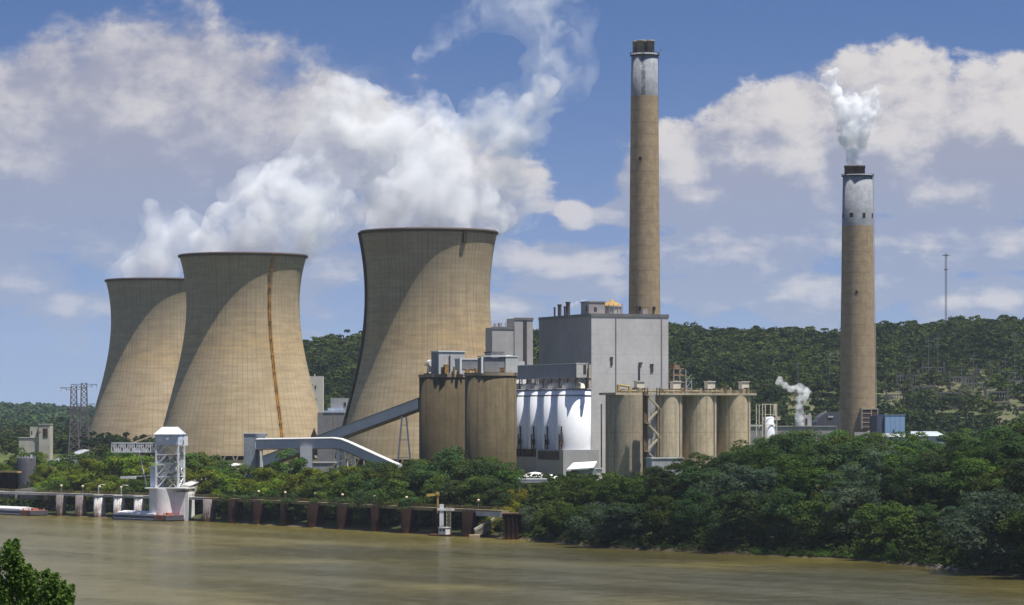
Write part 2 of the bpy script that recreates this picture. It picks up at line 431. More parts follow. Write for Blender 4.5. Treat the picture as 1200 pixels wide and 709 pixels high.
def build_steam():
    D = 1545
    core = [(460,258,34,0),(500,256,36,5),(540,258,36,0),(560,262,30,-5),(455,232,32,10),(500,222,40,0),(545,228,38,-10),(575,240,24,0),(588,255,16,0),(490,185,40,10),(540,180,38,0),(580,195,28,0),(452,190,30,15),(600,160,28,0),(560,150,30,0),(520,150,28,10),(618,128,24,0),(636,100,19,0),(470,140,32,10),(430,120,27,15),(400,110,25,20),(375,118,20,20),(505,122,22,10),(585,125,20,0),(425,160,20,10),(400,140,20,15)]
    wisp = [(480,190,56,0),(570,190,50,0),(660,75,40,0),(672,20,36,0),(420,140,50,10),(380,125,36,20),(400,175,40,20),(610,140,44,0),(645,95,38,0),(655,55,36,0),(630,20,38,0),(600,-15,40,0),(560,10,30,0),(525,35,26,0),(497,62,22,0),(690,78,14,0),(640,-30,44,0),(480,22,15,0),(530,255,56,0),(480,255,46,0),(608,250,22,0),(680,110,14,0),(590,230,30,0)]
    r = thing('steam_plume', 'largest billowing white steam cloud, rising from the nearest, rightmost cooling tower', 'steam plume', P(502,266,D), 0, 'steam plumes')
    hull_local('dense_core', core, D, 1.6, [(9,6,2)], het_mat('steam_core', .10, 19, .41, .60, .15, 1), r, 3)
    arm = [(585,205,26,0),(602,178,26,0),(618,150,26,0),(632,122,25,0),(645,95,24,0),(655,68,22,0),(652,42,22,0),(640,15,24,0),(615,-5,24,0),(590,-8,22,0),(565,12,18,0),(540,28,16,0),(515,48,15,0),(498,66,13,0),(665,85,14,0),(612,225,24,0),(618,252,18,0),(600,262,16,0),(560,130,24,0),(590,140,22,0),(620,-25,30,0),(660,-10,24,0),(410,170,22,20),(395,190,18,20),(420,195,22,10)]
    hull_local('drifting_arm', arm, D, 1.6, [(9,8,2)], het_mat('steam_arm', .042, 13, .45, .68, .14, 7), r, 13)
    hull_local('thin_veil', wisp, D, 2.2, [(12,8,2)], het_mat('steam_veil', .022, 24, .44, .70, .22, 2), r, 4)
    D = 1772
    core = [(250,290,28,0),(290,288,32,0),(335,287,30,0),(360,284,22,0),(378,272,20,0),(270,265,28,0),(310,250,34,0),(350,250,30,0),(330,215,32,0),(365,228,24,0),(393,252,15,0),(348,198,17,0),(302,228,20,0),(365,205,18,0),(380,190,15,0),(235,290,16,0),(290,245,18,0),(405,235,14,0),(385,215,15,0)]
    wisp = [(270,280,42,0),(340,240,58,0),(300,240,46,0),(380,250,34,0),(370,180,34,0),(390,150,30,0),(230,288,26,0),(400,200,28,0)]
    r = thing('steam_plume', 'white steam rolling off the middle cooling tower, the one with the rusty ladder', 'steam plume', P(285,296,D), 0, 'steam plumes')
    hull_local('dense_core', core, D, 1.8, [(9,6,2)], het_mat('steam_core_b', .10, 17, .43, .61, .15, 3), r, 5)
    hull_local('thin_veil', wisp, D, 2.4, [(12,8,2)], het_mat('steam_veil_b', .028, 30, .42, .66, .25, 4), r, 6)
    D = 2110
    core = [(160,320,18,0),(190,316,22,0),(178,297,20,0),(200,280,22,0),(183,265,17,0),(213,264,17,0),(232,285,17,0),(177,243,11,0)]
    wisp = [(170,312,30,0),(200,280,36,0),(190,255,25,0),(222,270,28,0),(140,322,17,0)]
    r = thing('steam_plume', 'smaller thin white steam puff from the far cooling tower at the left', 'steam plume', P(188,326,D), 0, 'steam plumes')
    hull_local('dense_core', core, D, 2.0, [(10,6,2)], het_mat('steam_core_c', .06, 26, .36, .62, .2, 5), r, 7)
    hull_local('thin_veil', wisp, D, 2.8, [(12,8,2)], het_mat('steam_veil_c', .022, 30, .40, .66, .25, 6), r, 8)
    D = 1800
    core = [(996,189,6.5,0),(1004,189,7,0),(999,178,10,0),(1006,172,9,0),(992,163,11,0),(1008,162,12,0),(1000,154,14,0),(990,148,11,0),(1014,148,12,0),(1004,138,14,0),(990,132,12,0),(1018,132,11,0),(1024,122,8,0),(984,120,11,0),(1000,120,12,0),(1014,116,9,0),(1026,108,6,0),(1029,100,4,0),(978,107,9,0),(971,98,8,0),(966,92,6,0),(975,87,6,0),(980,83,4,0),(962,98,4,0)]
    r = thing('steam_plume', 'tight cauliflower shaped white plume from the shorter stack at the right', 'steam plume', P(1001,194,D), 0, 'steam plumes')
    hull_local('dense_core', core, D, .8, [(3,2.0,2)], het_mat('stack_steam', .34, 6.5, .40, .60, .16, 8, .999), r, 9)
    hull_local('thin_veil', [(x, y, q*1.35, z) for x, y, q, z in core if y < 170], D, 1.3, [(5,4,2)], het_mat('stack_veil', .05, 7, .44, .66, .2, 10, .999), r, 14)
    D = 1600
    core = [(937,497,5,0),(936,488,6,0),(937,478,6,0),(940,467,7,0),(943,458,7,0),(936,455,6,0),(928,456,5,0),(920,452,4.5,0),(914,444,4,0),(912,448,4,0)]
    r = thing('steam_plume', 'small ground level steam jet in front of the wooded hill beside the small white silo', 'steam plume', P(937,500,D), 0, 'steam plumes')
    hull_local('dense_core', core, D, .6, [(2,1.2,2)], het_mat('jet_steam', .34, 3.2, .38, .58, .2, 9, .995), r, 10)
    D = 1440
    core = [(667,360,2.0,0),(671,357,2.6,0),(676,355,2.8,0),(682,353,2.6,0),(687,352,2,0)]
    r = thing('steam_plume', 'faint wisp of steam from the vent pipes on the boiler house roof', 'steam plume', P(667,363,D), 0, 'steam plumes')
    hull_local('wisp_core', core, D, .35, [(1.2,.7,2)], steam_mat('wisp_steam', .12), r, 11)
def hull_local(name, px, d, voxel, disps, mat, root, seed=1):
    mi = ROOTM[root.name].inverted()
    bl = grow([(mi @ c, r) for c, r in pxblobs(px, d)], seed)
    return hull(name, bl, voxel, disps, mat, root)

def build_cloud():
    """a fair weather cumulus passing above the right bank: it throws the broad shade over those trees"""
    g = random.Random(4); bl = []
    for k in range(34):
        x = g.uniform(-165,180); y = g.uniform(-230,200); q = (x/180)**2+(y/230)**2
        if q < 1: bl.append(((x,y,g.uniform(0,30)*(1-q)), g.uniform(45,75)*(1-.45*q)))
    r = thing('cumulus_cloud', 'white fair weather cloud drifting high above the right river bank', 'cloud', (303,765,700))
    hull('billows', grow(bl, 5, 7, .42, 2, .4), 7, [(40,20,2)], steam_mat('cloud_mass', .0064, .99, .3), r)
def build_haze():
    m = steam_mat('haze', HAZE_D, .9, .0)
    v = [n for n in m.node_tree.nodes if n.type == 'PRINCIPLED_VOLUME'][0]; v.inputs['Color'].default_value = (.72,.82,1.0,1)
    b = MB().box(-6000, 8000, -600, 14500, -6, 420); o = b.build('haze', m); o['kind'] = 'stuff'
HAZE_D = 2.3e-5

def build_camera():
    c = bpy.data.cameras.new('camera'); o = bpy.data.objects.new('camera', c); COL.objects.link(o); scene.camera = o
    c.lens = 108; c.sensor_width = 36; c.sensor_fit = 'HORIZONTAL'; c.clip_start = 1; c.clip_end = 60000
    c.shift_x = 0; c.shift_y = (HOR-354.5)/1200
    o.location = (0,0,CAM_Z); o.rotation_euler = (R(90),0,0)
    scene.render.resolution_x = 1024; scene.render.resolution_y = 605
    vs = scene.view_settings; vs.view_transform = 'Standard'; vs.look = 'None'; vs.gamma = 1; vs.exposure = EXPO; vs.use_curve_mapping = False
    cy = scene.cycles; cy.use_denoising = True; cy.max_bounces = 24; cy.diffuse_bounces = 3; cy.glossy_bounces = 3; cy.volume_bounces = 22; cy.transparent_max_bounces = 12; cy.transmission_bounces = 4
    try: cy.denoiser = 'OPENIMAGEDENOISE'
    except Exception: pass
EXPO = 0.55
TH = R(22)             # the plant's grid is turned this much to the view
PG = 17.0              # yard level
def uv(base, u, v):    # plant grid to world
    return (base[0]+u*math.cos(TH)-v*math.sin(TH), base[1]+u*math.sin(TH)+v*math.cos(TH))

def mat_tower(name, seed, ladder=None):
    m, nt, b = new_mat(name); oc = objcoord(nt); x, y, z = xyz(nt, oc)
    ang = atan2(y, x)
    # height of lift bands and meridian joints
    lift = (z*(1/2.35)).frac(); mer = (ang*(84/6.28318)+seed).frac()
    band = noise(nt, combine(nt, ang*1.2, z*.16, seed), 2.2, 5, .65)
    blot = noise(nt, scaled(nt, oc, (1,1,.6)), .05, 5, .6)
    stv = noise(nt, combine(nt, ang*30, z*.02, seed), 1.0, 4, .6)
    cell = nt.nodes.new('ShaderNodeTexWhiteNoise'); cell.noise_dimensions = '2D'
    zi = (z*(1/2.35))._m('FLOOR', z*(1/2.35)); ai = (ang*(84/6.28318)+seed)._m('FLOOR', ang*(84/6.28318)+seed)
    nt.links.new(combine(nt, zi, ai, 0), cell.inputs['Vector']); cellv = NX(nt, cell.outputs[0])
    c = mixc(nt, (band*.6+blot*.4).smooth(.38, .62), (.325,.245,.146), (.435,.338,.212))
    warm = (1-((z-66)*(1/16)).abs()).clamp()*(band.smooth(.4,.6))      # ochre weathering below the throat
    c = mixc(nt, warm*.6, c, (.46,.315,.145))
    c = mixc(nt, z.smooth(72, 100)*.35, c, (.30,.255,.18))                 # greyer old concrete near the top
    c = mixc(nt, cellv*.10, c, (.22,.17,.10))
    c = mixc(nt, stv.smooth(.48, .72)*.5*z.smooth(25, 95), c, (.15,.12,.08))
    lines = lift.lt(.10)*.75+mer.lt(.13)
    c = mixc(nt, lines.min(1)*(.16+blot*.36), c, (.12,.09,.05))
    if ladder is not None:
        dx = (ang-ladder)
        wob = noise(nt, combine(nt, z*.05, 0, seed), 3.0, 4, .7)
        st = (1-(dx+(wob-.5)*.03).abs()*(1/.030)).clamp()
        blob = noise(nt, combine(nt, ang*8, z*.16, seed), 1.6, 4, .7)
        c = mixc(nt, st.smooth(.1,.6)*blob.smooth(.36,.54)*(1-z.smooth(80,98)*.8), c, (.52,.25,.03))
    nt.links.new(c, b.inputs['Base Color']); b.inputs['Roughness'].default_value = .9; b.inputs['Specular IOR Level'].default_value = .15
    return m
def cooling_tower(d, cx, rim_y, prof, base_y, label, seed, ladder=None, kind=None):
    s = S(d); c = P(cx, HOR, d); loc = (c.x, d, PG)
    r = thing('cooling_tower', label, 'cooling tower', loc, 0, 'cooling towers')
    zt = CAM_Z-(rim_y-HOR)*s-PG
    pts = sorted([(CAM_Z-(py-HOR)*s-PG, rp*s) for py, rp in prof])
    zz = np.array([p[0] for p in pts]); rr = np.array([p[1] for p in pts])
    co = np.polyfit(zz, rr, 4 if len(pts) > 5 else 3)
    zb = CAM_Z-(base_y-HOR)*s-PG
    zs = np.linspace(zb, zt, 48); rs = np.polyval(co, zs)
    outer = list(zip(rs, zs)); inner = [(a-.8, q) for a, q in reversed(outer)]
    mt = mat_tower('tower_concrete', seed, ladder)
    sh = MB().lathe(outer+inner+[outer[0]], 128, caps=(False,False))
    shell = sh.build('shell', mt, r)
    dark = pmat('rim_steel', (.07,.05,.04), .7)
    ro = rs[-1]
    MB().lathe([(ro-.9,zt-.4),(ro+.75,zt-.6),(ro+.95,zt+.35),(ro+.2,zt+.95),(ro-.9,zt+.9),(ro-.9,zt-.4)], 128, caps=(False,False)).build('rim', dark, r)
    ro = rs[0]
    cm = pmat('inlet_concrete', (.17,.14,.10))
    leg = MB(); 
    leg.tube((ro-.4,-1.6,zb+.15),(ro+1.6,0,0),.45,6); leg.tube((ro-.4,1.6,zb+.15),(ro+1.6,0,0),.45,6)
    l0 = leg.build('support_column', cm, r); n = 44
    for k in range(1, n):
        q = cp(l0, r); q.rotation_euler = (0,0,2*math.pi*k/n)
    MB().lathe([(ro+5,-3),(ro+5,1.6),(ro+4.4,1.6),(ro+4.4,.6),(.1,.6)], 64, caps=(False,False), smooth=False).build('basin', cm, r)
    MB().lathe([(ro-9,.5),(ro-9,zb+4)], 64, caps=(False,False)).build('fill_core', pmat('fill_dark', (.05,.045,.04)), r)
    def rad(z): return float(np.polyval(co, z))
    def ladder_part(a, z0, z1, w, name, mtl, cage=True):
        mb = MB(); ca, sa = math.cos(a), math.sin(a); N = 46
        def pt(z, off, tan): 
            q = rad(z)+off; return Vector((q*ca-tan*sa, q*sa+tan*ca, z))
        for i in range(N):
            a0 = z0+(z1-z0)*i/N; a1 = z0+(z1-z0)*(i+1)/N
            for sgn in (-1,1): mb.beam(pt(a0,.35,sgn*w/2), pt(a1,.35,sgn*w/2), .22)
            mb.beam(pt(a0,.35,-w/2), pt(a0,.35,w/2), .16)
            if cage:
                mb.beam(pt(a0,1.0,-w/2), pt(a1,1.0,-w/2), .14); mb.beam(pt(a0,1.0,w/2), pt(a1,1.0,w/2), .14)
                if i % 4 == 2: mb.beam(pt(a0,.7,-w*.8), pt(a0,.7,w*.8), .7, .35)
        return mb.build(name, mtl, r)
    if kind == 'rust': ladder_part(ladder, zb+4, zt+.5, 1.1, 'ladder', pmat('rust_steel', (.52,.26,.04), .9, .5, .3, .3, (.2,.08,.02)))
    if kind == 'pipe':
        a = R(-90-82)
        mb = MB(); N = 40; ca, sa = math.cos(a), math.sin(a)
        for i in range(N):
            a0 = zb+(zt-zb)*i/N; a1 = zb+(zt-zb)*(i+1)/N
            mb.tube(((rad(a0)+.9)*ca,(rad(a0)+.9)*sa,a0), ((rad(a1)+.9)*ca,(rad(a1)+.9)*sa,a1), .75, 8)
        mb.build('riser_pipe', pmat('dark_pipe', (.09,.06,.045), .8), r)
        a = R(-90+33)
        ca, sa = math.cos(a), math.sin(a); q = rad(zt-4)
        MB().beam((q*ca,q*sa,zt-6.5),(( q+1)*ca,(q+1)*sa,zt-.5), 2.0, 1.4, up=(ca,sa,0)).build('access_hatch', dark, r)
    return r

def mat_chimney(name, grey=False, letters=False):
    m, nt, b = new_mat(name); oc = objcoord(nt); x, y, z = xyz(nt, oc); ang = atan2(y, x)
    st = noise(nt, combine(nt, ang*5, z*.03, 1.0), 1.2, 6, .65)
    bl = noise(nt, combine(nt, ang*2, z*.25, 4.0), 1.0, 5, .7)
    if grey:
        c = mixc(nt, bl.smooth(.3,.7), (.185,.195,.21), (.275,.285,.305))
        c = mixc(nt, st.smooth(.48,.72)*(.55 if letters else .3), c, (.16,.15,.15))
        if letters:   # worn, no longer readable vertical marking
            wear = noise(nt, oc, .55, 5, .7)
            k = (1-((ang+1.70).abs())*(1/.20)).clamp().smooth(.0,.5)
            c = mixc(nt, k*wear.smooth(.38,.52)*.85, c, (.08,.075,.08))
            k2 = (1-((ang+2.30).abs())*(1/.16)).clamp().smooth(.0,.5)
            c = mixc(nt, k2*wear.smooth(.45,.6)*.6, c, (.12,.11,.11))
    else:
        c = mixc(nt, bl.smooth(.3,.7), (.255,.185,.115), (.345,.262,.165))
        c = mixc(nt, st.smooth(.5,.75)*.45, c, (.16,.115,.07))
        ring = (z*(1/6.1)).frac(); c = mixc(nt, ring.lt(.06)*.28, c, (.12,.08,.05))
    nt.links.new(c, b.inputs['Base Color']); b.inputs['Roughness'].default_value = .9; b.inputs['Specular IOR Level'].default_value = .15
    return m
def chimneys():
    steel = pmat('flue_steel', (.21,.185,.16), .8, .35)
    dark = pmat('opening_dark', (.025,.022,.02), .9)
    d = 1520; s = S(d); c = P(755.3, HOR, d)
    r = thing('tall_chimney', 'tallest concrete stack, with worn grey paint near its crown, rising behind the boiler house', 'chimney', (c.x, d, PG))
    Z = lambda py: CAM_Z-(py-HOR)*s-PG
    zt, zp = Z(63), Z(113)
    rb, rt = 20.8*s, 15.4*s; rp = rt+(rb-rt)*(zt-zp)/(zt)*.62
    mb = MB().lathe([(rb,0),(18.7*s,Z(370)),(17.3*s,Z(240)),(16.2*s,zp)], 64, caps=(True,False)); mb.build('shaft', mat_chimney('stack_concrete'), r)
    MB().lathe([(16.2*s,zp),(rt,zt),(rt-1.2,zt),(rt-1.2,zt-2)], 64, caps=(False,True)).build('painted_band', mat_chimney('stack_paint', True, True), r)
    mb = MB().lathe([(rt-.2,zt-1.2),(rt+.6,zt-1.2),(rt+.6,zt-.8),(rt-.2,zt-.8),(rt-.2,zt-1.2)], 48, caps=(False,False), smooth=False)
    for k in range(40):
        a = 2*math.pi*k/40; mb.beam(((rt+.55)*math.cos(a),(rt+.55)*math.sin(a),zt-.8),((rt+.55)*math.cos(a),(rt+.55)*math.sin(a),zt+.5),.12)
    mb.lathe([(rt+.5,zt+.4),(rt+.6,zt+.4),(rt+.6,zt+.52),(rt+.5,zt+.52),(rt+.5,zt+.4)], 48, caps=(False,False)).build('platform', dark, r)
    fl = MB().lathe([(1.95,zt-1.5),(1.95,zt+5.4),(2.15,zt+5.4),(2.15,zt+6.4),(1.7,zt+6.4),(1.7,zt+1)], 20, caps=(True,True)).build('flue', steel, r)
    fl.location = (-1.9,-3.3,0)
    for (x, y) in ((2.8,-2.5),(-3.9,.9),(1.2,2.9)): cp(fl, r, (x,y,0))
    # warning lamps / small ports on the shaft
    for a, py in ((-1.9,187),(-.05,372),(-1.9,362),(-1.0,362)):
        q = (17.6 if py < 300 else 18.9)*s
        mb = MB().box(-.5,.6,-.6,.6,-.9,.9); o = mb.build('access_port', dark, r); o.location = (q*math.cos(a), q*math.sin(a), Z(py)); o.rotation_euler = (0,0,a)
    mb = MB().tube((rt+.4,.0,zt-3),(rt+1.6,.0,zt+2.8),.12)
    mb.tube((rt+1.2,.0,zt+1.4),(rt+2.4,.0,zt+2.0),.1); mb.build('lightning_rod', steel, r)
    lad = MB()
    for sg in (-.35,.35): lad.beam((17.0*s, sg, Z(300)), (rt+.25, sg, zt), .12); 
    lad.build('ladder', dark, r)
    # shorter stack at the right
    d = 1800; s = S(d); c = P(1005, HOR, d); Z = lambda py: CAM_Z-(py-HOR)*s-PG
    r = thing('short_chimney', 'shorter, thicker steaming stack with tan shaft and grey top, beside the blue building', 'chimney', (c.x, d, PG))
    zt, zp = Z(205), Z(265)
    prof = [(22*s,0),(21.2*s,Z(480)),(19*s,Z(330)),(18.3*s,zp)]
    MB().lathe(prof, 64, caps=(True,False)).build('shaft', mat_chimney('stack_tan'), r)
    MB().lathe([(18.3*s,zp),(17.2*s,zt),(17.2*s-1.2,zt),(17.2*s-1.2,zt-2)], 64, caps=(False,True)).build('painted_band', mat_chimney('stack_grey', True), r)
    rt = 17.2*s
    mb = MB().lathe([(rt-.2,zt-.9),(rt+.8,zt-.9),(rt+.8,zt-.5),(rt-.2,zt-.5),(rt-.2,zt-.9)], 48, caps=(False,False), smooth=False)
    for k in range(40):
        a = 2*math.pi*k/40; mb.beam(((rt+.75)*math.cos(a),(rt+.75)*math.sin(a),zt-.5),((rt+.75)*math.cos(a),(rt+.75)*math.sin(a),zt+.7),.12)
    mb.build('platform', dark, r)
    brown = pmat('flue_brown', (.085,.05,.032), .85, .4)
    fl = MB().lathe([(3.1,zt-1.5),(3.1,zt+4.0),(3.3,zt+4.0),(3.3,zt+5.2),(2.8,zt+5.2),(2.8,zt+1)], 20, caps=(True,True)).build('flue', brown, r)
    fl.location = (-4.9,-2.5,0); cp(fl, r, (.9,-2.9,0)); cp(fl, r, (-2.2,3.2,0))
    q = 18.05*s
    for a in (-2.9,-2.1,-1.25,-.45,.5,1.5):
        o = MB().box(-.6,.25,-1.1 if a == -2.1 else -.8,1.1 if a == -2.1 else .8,-1.3,1.3).build('vent_opening', dark, r); o.location = (q*math.cos(a),q*math.sin(a),Z(253)); o.rotation_euler = (0,0,a)
    o = MB().box(-.6,.25,-.7,.7,-.9,.9).build('vent_opening', dark, r); a = R(-100); q = 19.1*s; o.location = (q*math.cos(a),q*math.sin(a),Z(343)); o.rotation_euler = (0,0,a)
    # ladder up the right side
    lad = MB()
    for k in range(30):
        z0 = zt*k/30; z1 = zt*(k+1)/30; f0 = np.interp(z0, [0,prof[1][1],prof[2][1],zp,zt], [22*s,21.2*s,19*s,18.3*s,rt]); f1 = np.interp(z1, [0,prof[1][1],prof[2][1],zp,zt], [22*s,21.2*s,19*s,18.3*s,rt])
        for sg in (-.4,.4): lad.beam((f0+.5,sg,z0),(f1+.5,sg,z1),.25)
    lad.build('ladder', pmat('ladder_pale', (.5,.45,.36)), r)
    # framed opening at the foot
    a = R(-90+36); q = 20.9*s; M = Matrix.Translation((q*math.cos(a), q*math.sin(a), 0)) @ Matrix.Rotation(a, 4, 'Z')
    zb0, zb1 = Z(503), Z(480)
    o = MB().box(-1.5,.5,-6.6,5.2,zb0,zb1).build('duct_opening', pmat('duct_brown', (.06,.035,.025)), r); o.matrix_basis = M
    fr = MB().box(-1,.9,-7.2,-6.6,zb0,zb1+.6).box(-1,.9,5.2,5.8,zb0,zb1+.6).box(-1,.9,-6.6,5.2,zb1,zb1+.6).box(.5,.8,.2,.8,zb0,zb1)
    for k in range(4): fr.box(.5,.75,-6.6,.2,zb0+1.2+k*2.6,zb0+1.6+k*2.6)
    f = fr.build('opening_frame', pmat('frame_grey', (.3,.27,.23)), o)

def boiler_house():
    base = (36.2,1400.0); r = thing('boiler_house', 'huge grey windowless boiler house block, the largest building, in front of the tall stack', 'power house', (*base,PG), TH)
    H = 72.4; U, V = 38.6, 62.0
    wallm = pmat('cladding_grey', (.50,.470,.455), .8, .12, .05, .32, (.27,.235,.21), panel=9.0)
    MB().box(0,U,0,V,0,H).build('wall', wallm, r)
    MB().box(-.35,-.004,.4,V-.2,0,H-1.1).build('shade_toned_ribbed_wall', pmat('shade_toned_ribbed_cladding', (.26,.245,.24), .85, .12, .05, .25, (.14,.12,.11), ribs=.7), r)  # ribbed left wall, its shade painted in as a darker cladding colour
    trim = pmat('trim_dark', (.16,.155,.155), .7)
    MB().box(-.25,U+.25,-.25,.02,H-1.1,H+.35).box(-.5,.02,.02,V,H-1.1,H+.35).box(U-.02,U+.25,.02,V,H-1.1,H+.35).build('parapet', trim, r)
    joint = pmat('joint_grey', (.25,.235,.235))
    for u in (12.0,35.0): MB().box(u,u+.35,-.3,0,0,H-1.1).build('corner_joint', joint, r)
    dk = pmat('louver_dark', (.05,.045,.045))
    for (u, z, w, h) in ((9.5,49.2,1.0,3.4),(29.6,46.2,1.3,3.4)):
        MB().box(u,u+w,-.35,.1,z,z+h).box(u-.3,u+w+.3,-.45,.1,z+h,z+h+.3).build('louver', dk, r)
    MB().box(23.6,24.1,-.6,-.1,41,50.0).box(23.6,25.4,-.6,-.1,50.0,50.6).build('drain_pipe', dk, r)
    pm = pmat('penthouse_grey', (.27,.25,.24))
    ph = MB().box(.4,8.5,4,13,H,H+5.6).box(.1,8.8,3.7,13.3,H+5.6,H+6.1).build('penthouse', pm, r)
    MB().box(.35,.45,6,7.6,H+1.5,H+4).box(3,4.4,3.92,4.05,H+1.2,H+3.4).build('door', dk, ph)
    tk = MB().lathe([(4.6,H),(4.6,H+3.8)], 28, (15,11)).lathe([(5,H+3.8),(5,H+4.3)], 28, (15,11)); 
    for k in range(14):
        a = 2*math.pi*k/14; tk.beam((15+4.9*math.cos(a),11+4.9*math.sin(a),H),(15+4.9*math.cos(a),11+4.9*math.sin(a),H+5.2),.22)
    tk = tk.build('roof_tank', pmat('tank_grey', (.3,.29,.28)), r)
    MB().lathe([(4.9,H+4.3),(3.4,H+5.6),(.9,H+6.3),(.8,H+7.2),(.05,H+7.3)], 28, (15,11), caps=(False,False)).build('tank_roof', pmat('ochre_paint', (.42,.25,.06), .7), tk)
    vp = None
    for (u, v, h, rad) in ((2,48,4.2,.45),(2,42,5.4,.9),(2.5,37,4.4,.5),(2,32,6.2,1.0)):
        MB().cyl((u,v), rad, H, H+h, 10).lathe([(rad*1.25,H+h),(rad*1.25,H+h+.5)], 10, (u,v)).build('vent_pipe', dk, r)
    MB().cyl((27,9), .5, H, H+4.4, 10).build('vent_pipe', dk, r)
    MB().box(28.6,31,6,8,H,H+3).build('roof_unit', pm, r)
    # lower block at the left behind the coal silos
    base = (-9.6,1492.0); r = thing('turbine_hall', 'lower grey block with slotted stair tower between the nearest cooling tower and boiler house', 'power house', (*base,PG), TH)
    g = pmat('hall_grey', (.38,.36,.35), .8, .12, .05, .3, (.2,.19,.18))
    MB().box(0,11.5,0,9,0,69).build('wall', g, r)
    MB().box(11.5,21.2,-.4,10,0,73.6).build('stair_tower', g, r)
    MB().box(-.2,11.5,-.25,.02,68.2,69.4).box(11.3,21.4,-.65,-.38,72.8,74).build('parapet', trim, r)
    MB().box(16.2,17.9,-.7,-.3,33,73).build('dark_slot', dk, r)
    MB().box(2,3,2,3,69,71).box(4.5,6,2,4,69,71.3).box(8,8.3,3,3.3,69,72).build('roof_unit', pm, r)
    MB().box(19.6,27,-3,-.5,0,50).build('annex', pmat('annex_grey', (.36,.355,.35)), r)

def coal_silos():
    # two big brown silos nearest the river with conveyor head houses on top
    cm = lambda n, col, seed: silo_mat(n, col, seed)
    tops = 43.6
    defs = [((518.5,1336),27.3,'brown concrete coal silo under the tall grey head house, the left of the pair',(.082,.063,.035)),((575,1288),30.2,'brown concrete coal silo with dark rain streaks, right of the pair, nearest the white silos',(.118,.092,.052))]
    for (px, d), rp, lab, col in defs:
        c = P(px, HOR, d); rad = rp*d/F
        r = thing('coal_silo', lab, 'silo', (c.x, d, PG), TH, 'brown coal silos')
        MB().lathe([(rad,-1),(rad,tops),(rad-.05,tops+.02)], 56).build('wall', cm('coal_silo_concrete', col, px), r)
        rl = MB()
        rl.lathe([(rad+.05,tops-.9),(rad+.35,tops-.9),(rad+.35,tops+.35),(rad-.4,tops+.35)], 56, caps=(False,False), smooth=False)
        rl.build('roof_rim', pmat('silo_rim', (.27,.21,.13)), r)
        q = MB()
        for k in range(28):
            a = 2*math.pi*k/28; q.beam(((rad-.3)*math.cos(a),(rad-.3)*math.sin(a),tops+.3),((rad-.3)*math.cos(a),(rad-.3)*math.sin(a),tops+1.5),.1)
        q.lathe([(rad-.35,tops+1.4),(rad-.25,tops+1.4),(rad-.25,tops+1.5),(rad-.35,tops+1.5),(rad-.35,tops+1.4)], 40, caps=(False,False)); q.build('railing', pmat('rail_yellow', (.42,.33,.12)), r)
    # two rear silos of the same cluster, seen in the gap
    c = P(548, HOR, 1352)
    r = thing('coal_silo', 'dark strip of the rear coal silo seen in the gap between the front pair', 'silo', (c.x, 1352, PG), TH, 'brown coal silos')
    MB().lathe([(9.4,-1),(9.4,43.4)], 48).build('wall', cm('coal_silo_rear', (.22,.165,.10), 3), r)
    # head houses
    zt = PG+tops+.4
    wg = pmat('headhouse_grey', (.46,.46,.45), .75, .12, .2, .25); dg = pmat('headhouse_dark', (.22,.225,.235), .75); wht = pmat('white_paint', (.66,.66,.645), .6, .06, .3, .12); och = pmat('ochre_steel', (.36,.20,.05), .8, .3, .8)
    dk = MATS['louver_dark']
    c = P(519, HOR, 1330); r = thing('head_house', 'tall pale grey conveyor head house standing on the left coal silo', 'head house', (c.x,1330,zt), TH)
    MB().box(-3.5,8.5,-4.2,5,0,9.6).build('wall', wg, r); MB().box(-3.8,8.8,-4.5,5.3,9.6,10.1).build('roof', wht, r)
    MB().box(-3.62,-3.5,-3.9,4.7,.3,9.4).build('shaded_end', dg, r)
    MB().box(1.2,1.8,-4.5,-4.2,1,8).box(-2.4,-1.2,-4.4,-4.2,0,3).build('door', dk, r)
    MB().box(-1.2,.4,-5.6,-4.3,.2,4.2).cyl((3.2,-5.2),.5,0,3.2,8).box(5.2,6.4,-6,-4.4,.1,3).build('dust_collector', och, r)
    c = P(505, HOR, 1338); r = thing('fan_unit', 'small white roof fan beside the tall head house, at the coal silo edge', 'fan', (c.x,1338,zt), TH)
    MB().box(-2.6,2.6,-2,2,0,.5).box(-2.4,-2.1,-1.8,-1.5,.5,4).box(2.1,2.4,-1.8,-1.5,.5,4).box(-2.4,2.4,-1.8,1.8,3.9,4.3).build('frame', och, r)
    MB().tube((-.2,-1.9,4.9),(-.2,1.6,4.9),1.5,14).box(-1.4,1.2,-1.2,1.2,.5,3.9).build('fan_drum', wht, r)
    c = P(549, HOR, 1296); r = thing('conveyor_house', 'low grey conveyor house with white posts across the gap between both coal silos', 'head house', (c.x,1296,zt), TH)
    MB().box(-5,8.2,-3.6,3,1.2,5.6).build('wall', MATS['headhouse_grey'], r); MB().box(-5.3,8.5,-3.9,3.3,5.6,6.1).build('roof', wht, r)
    MB().box(-4.9,3.4,-3.75,-3.6,1.6,4.8).build('window_band', dg, r)
    for u in (-5.6,3.9): MB().box(u,u+.8,-4.6,-3.9,-.3,6.6).build('white_post', wht, r)
    MB().box(-3,-1.5,-5,-3.8,0,1.6).box(1.2,2.4,-5.2,-3.8,0,1.9).build('dust_collector', och, r)
    c = P(580, HOR, 1284); r = thing('conveyor_house', 'grey conveyor house with a pale end wall and dark recess, on the right coal silo', 'head house', (c.x,1284,zt-.3), TH)
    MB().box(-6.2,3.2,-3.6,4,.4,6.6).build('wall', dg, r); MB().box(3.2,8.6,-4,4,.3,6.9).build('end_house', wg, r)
    MB().box(-6.5,8.9,-4.2,4.3,6.9,7.3).build('roof', wht, r)
    MB().box(.8,2.7,-3.75,-3.6,.4,2.4).build('door', pmat('door_brown', (.11,.05,.025)), r)
